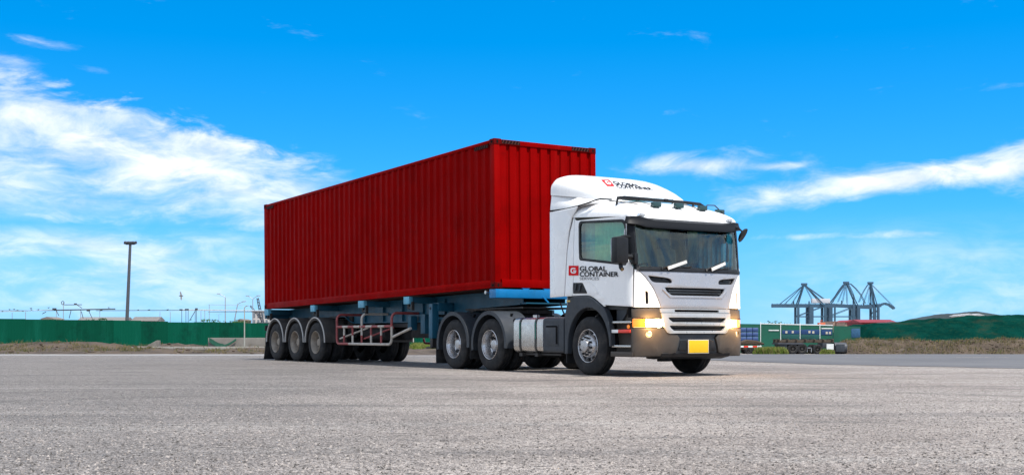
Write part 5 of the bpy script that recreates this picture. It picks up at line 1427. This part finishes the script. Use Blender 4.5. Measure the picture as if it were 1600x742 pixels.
# ---------------------------------------------------------------- three ship-to-shore cranes
cst = mat('crane_steel_haze', (.030, .075, .120), .6, .1, var=.15, vscale=.05); cwh = mat('crane_house', (.45, .47, .5), .6)  # distance haze is mixed into the steel colour
def sts(label, Y, ua, va, uL, uR, vg, legs, stays, vg2=None, house=None, curve=None):
    r = empty('port_crane', (WX(ua, Y), Y, -2)); tag(r, label, 'crane', 'port cranes on the horizon'); X0c = WX(ua, Y)
    def P(u, v, dy=0): return Vector((WX(u, Y)-X0c, dy, WZ(v, Y)+2))
    D_ = 9.0
    for s in (-1, 1):
        for (u, w_) in legs:
            MB().bar(P(u, 506, s*D_), P(u, vg, s*D_), w_*1.25, w_*1.25).build('leg', cst, r)
        MB().bar(P(legs[0][0], 494.5, s*D_), P(legs[-1][0], 494.5, s*D_), 1.3, 1.3).build('portal_beam', cst, r)
        MB().bar(P(legs[0][0], 494, s*D_), P(legs[-1][0], vg+1, s*D_), .9, .9).build('leg_brace', cst, r)
        # girder: two box rails with a lattice between
        MB().bar(P(uL, vg, s*3), P(uR, vg2 or vg, s*3), 1.8, 5.0).build('girder', cst, r)
    for k in range(14):
        t = k/13; p = P(lerp(uL, uR, t), lerp(vg, vg2 or vg, t)-2.0); b = MB(); b.bar(p+Vector((0, -3, 0)), p+Vector((0, 3, 0)), .6); b.bar(p+Vector((0, -3.0, 0)), p+Vector((0, -3, 1.8)), .5); b.build('walkway', cst, r)
    for s in (-1, 1):
        for u in (legs[0][0], legs[-1][0]): MB().bar(P(u, vg, s*6), P(lerp(u, ua, .94), va+1, s*2), 1.5, 1.5).build('mast', cst, r)
        for u, v_ in stays:
            if curve and u in curve:
                a0 = P(ua, va, s*2); a1 = P(u, v_, s*3); mid = (a0+a1)/2+Vector((0, 0, curve[u])); MB().tube([a0, a0.lerp(mid, .5)+Vector((0, 0, curve[u]*.35)), mid, mid.lerp(a1, .5)+Vector((0, 0, curve[u]*.35)), a1], .5, 6).build('stay', cst, r)
            else: MB().bar(P(ua, va, s*2), P(u, v_, s*3), .55, .55).build('stay', cst, r)
    b = MB(); c = P(ua, va-.5); b.box(c.x-4, c.x+4, -3, 3, c.z-1.6, c.z+1.6, .3); b.build('mast_head', cst, r)
    for u in (lerp(uL, uR, .35), lerp(uL, uR, .6)): 
        c = P(u, vg-4); b = MB(); b.box(c.x-.8, c.x+.8, -1, 1, c.z-3, c.z+3); b.build('lamp_tower', cst, r)
    if house:
        b = MB(); p = P(house[0], house[2]); q = P(house[1], house[3]); b.box(p.x, q.x, -4, 4, q.z, p.z, .3); b.build('machine_house', cwh, r)
    return r
Yc = 1750
sts('leftmost port crane with its straight boom reaching left', Yc, 1256.5, 444.5, 1206, 1303, 477.5, ((1245, 2.4), (1265, 4.6), (1287, 2.6)), ((1217, 476), (1225, 476), (1236, 476), (1285, 473), (1292, 470), (1296, 474), (1272, 474)), house=(1268, 1296, 466.5, 473.5))
sts('middle port crane with bowed stays and dark lattice legs', Yc+60, 1322, 442, 1290, 1362, 476.5, ((1295.5, 3.2), (1302, 1.8), (1331, 3.0), (1338.5, 3.6)), ((1301, 472), (1309, 472), (1316, 473), (1324, 474), (1337, 474), (1352, 474)), 480, curve={1301: 4.5, 1352: 7, 1337: 6})
sts('rightmost port crane with its boom drooping to the right', Yc+120, 1360, 442.5, 1335, 1376, 480, ((1363, 2.6), (1369.5, 2.8)), ((1342, 472), (1349, 474), (1357, 474), (1366, 476), (1397, 480)), 477, curve={1342: 5, 1366: 3})
rr_ = bpy.data.objects['port_crane.002']; X0c = rr_.location.x; Y = Yc+120
for s in (-1, 1):
    pr_ = [(1374, 477), (1382, 474), (1389, 476), (1397, 482)]
    for p, q in zip(pr_, pr_[1:]): MB().bar((WX(p[0], Y)-X0c, s*3, WZ(p[1], Y)+2), (WX(q[0], Y)-X0c, s*3, WZ(q[1], Y)+2), 1.6, 3.2).build('boom', cst, rr_)

# ---------------------------------------------------------------- rough grass
gm = mat('grass_blade', (.11, .16, .025), .8, 0, .2, var=.35, vscale=1.5); gm2 = mat('dry_grass', (.22, .19, .07), .85, 0, .2, var=.3, vscale=1.5)
def grass(u0, u1, Y0_, Y1_, h, n, label, taper=.15):
    b = MB()
    for k in range(n):
        Yg = random.uniform(Y0_, Y1_); t = random.random(); X = WX(lerp(u0, u1, t), Yg); z = zg(X, Yg)-.03
        hh = h*random.uniform(.45, 1.1)*min(1, .35+min(t, 1-t)/taper*.65); an = random.uniform(0, 2*PI); l_ = random.gauss(0, .25)*hh; w_ = .035
        d = Vector((math.cos(an), math.sin(an), 0)); p = Vector((X, Yg, z)); b.cur = 1 if random.random() < .3 else 0
        b.raw([p-d*w_, p+d*w_, p+d*w_*.5+Vector((l_*.5, l_*.3, hh*.6)), p+Vector((l_, l_*.6, hh))], [(0, 1, 2, 3)])
    o = b.build('grass', [gm, gm2], None, 0); tag(o, label, 'grass', kind='stuff')
grass(1176, 1232, 110.5, 113, .72, 5200, 'tall rough grass left of the parked rusty trailer')
grass(1281, 1304, 111.3, 112.4, .5, 1600, 'rough grass under the right end of the parked trailer')
grass(640, 682, 100, 108, .62, 3000, 'green grass strip seen under the gooseneck of the trailer')
grass(1225, 1300, 115, 117, .5, 2500, 'sparse grass behind the parked rusty trailer')

# scrub on the berm, clods and stones on the dirt
def scatter(name, label, cat_, n, xy, zf, size, mats, flat=.6, seed=3):
    rr = random.Random(seed); b = MB()
    for k in range(n):
        x, y = xy(rr); z = zf(x, y); s_ = size*rr.uniform(.4, 1.3); b.cur = rr.randrange(len(mats))
        p = Vector((x, y, z+s_*.3))
        for q in range(3):
            a_ = Vector((rr.gauss(0, 1), rr.gauss(0, 1), rr.gauss(0, flat))).normalized()*s_; c_ = a_.cross(Vector((rr.gauss(0, 1), rr.gauss(0, 1), rr.gauss(0, 1)))).normalized()*s_*.55; o_ = Vector((rr.gauss(0, s_*.5), rr.gauss(0, s_*.5), abs(rr.gauss(0, s_*.5))))
            b.raw([p+o_-a_, p+o_-c_, p+o_+a_, p+o_+c_], [(0, 1, 2, 3)])
    o = b.build(name, mats, None, 0); tag(o, label, cat_, kind='stuff')
bx0, bx1 = WX(1345, 130), WX(1755, 130)
def stones(name, label, n, xy, zf, size, m, seed):
    rr = random.Random(seed); b = MB()
    for k in range(n):
        x, y = xy(rr); s_ = size*rr.uniform(.35, 1.2)**1.6; z = zf(x, y)
        bm = bmesh.new(); bmesh.ops.create_icosphere(bm, subdivisions=1, radius=1)
        for w in bm.verts: w.co = Vector((x+w.co.x*s_*1.3*rr.uniform(.75, 1.2), y+w.co.y*s_*rr.uniform(.8, 1.2), z+w.co.z*s_*.7*rr.uniform(.7, 1.2)))
        b.bm(bm)
    tag(b.build(name, m, None, 25), label, 'stones', kind='stuff')
stones('clods', 'brown clods and stones strewn along the left dirt verge', 420, lambda r: (r.uniform(-46, -14), r.uniform(73, 95)), zdirt, .12, dirt, 5)
stones('clods', 'brown clods and stones along the foot of the right bank', 380, lambda r: (r.uniform(WX(1325, 113), WX(1700, 113)), r.uniform(111.6, 117)), zbank, .13, dirt, 6)

def grit(name, label, n, m, seed):
    """loose chippings lying on the near paving"""
    rr = random.Random(seed); b = MB()
    for k in range(n):
        Yg = 4.9+19*rr.random()**1.5; X = rr.uniform(-.46, .46)*Yg; s_ = rr.uniform(.0035, .0085)*(1.35-Yg*.035); b.cur = rr.randrange(len(m))
        an = rr.uniform(0, PI); ca, sa = math.cos(an)*s_*rr.uniform(.8, 1.6), math.sin(an)*s_*rr.uniform(.8, 1.6); h = s_*rr.uniform(.7, 1.2)
        b.raw([(X+ca, Yg+sa, -.001), (X-sa, Yg+ca, -.001), (X-ca, Yg-sa, -.001), (X+sa, Yg-ca, -.001), (X+rr.uniform(-.3, .3)*s_, Yg, h)], [(0, 1, 4), (1, 2, 4), (2, 3, 4), (3, 0, 4)])
    tag(b.build(name, m, None, 0), label, 'grit', kind='stuff')
grit('loose_grit', 'loose pale and dark chippings scattered over the near paving', 26000, [mat('chip_pale', (.34, .305, .28), .95, 0, .1), mat('chip_mid', (.23, .205, .19), .95, 0, .1), mat('chip_dark', (.07, .065, .06), .95, 0, .1), mat('chip_grey', (.12, .112, .106), .95, 0, .1)], 11)

def dry_tufts(name, label, n, xy, zf, h, seed):
    rr = random.Random(seed); b = MB(); ms = [mat('straw_a', (.17, .135, .06), .9, 0, .1), mat('straw_b', (.10, .085, .04), .9, 0, .1), mat('straw_c', (.07, .085, .03), .9, 0, .1)]
    k = 0
    while k < n:
        cx_, cy_ = xy(rr)
        for q in range(rr.randint(8, 34)):
            x, y = cx_+rr.gauss(0, .35), cy_+rr.gauss(0, .35); z = zf(x, y)-.02; hh = h*rr.uniform(.3, 1.1); an = rr.uniform(0, PI); d = Vector((math.cos(an), math.sin(an), 0))*.022; l_ = rr.gauss(0, .35)*hh; b.cur = rr.randrange(3); p = Vector((x, y, z))
            b.raw([p-d, p+d, p+d*.4+Vector((l_*.5, l_*.3, hh*.6)), p+Vector((l_, l_*.6, hh))], [(0, 1, 2, 3)]); k += 1
    tag(b.build(name, ms, None, 0), label, 'dry grass', kind='stuff')
dry_tufts('dry_grass', 'dry straw-coloured tufts on the dirt verge below the left hoarding', 5000, lambda r: (r.uniform(-44, -13), r.uniform(75, 97)), zdirt, .30, 21)
dry_tufts('dry_grass', 'dry straw-coloured tufts on the brown bank below the green berm', 6500, lambda r: (r.uniform(WX(1330, 114), WX(1620, 114)), r.uniform(112, 119.5)), zbank, .34, 22)
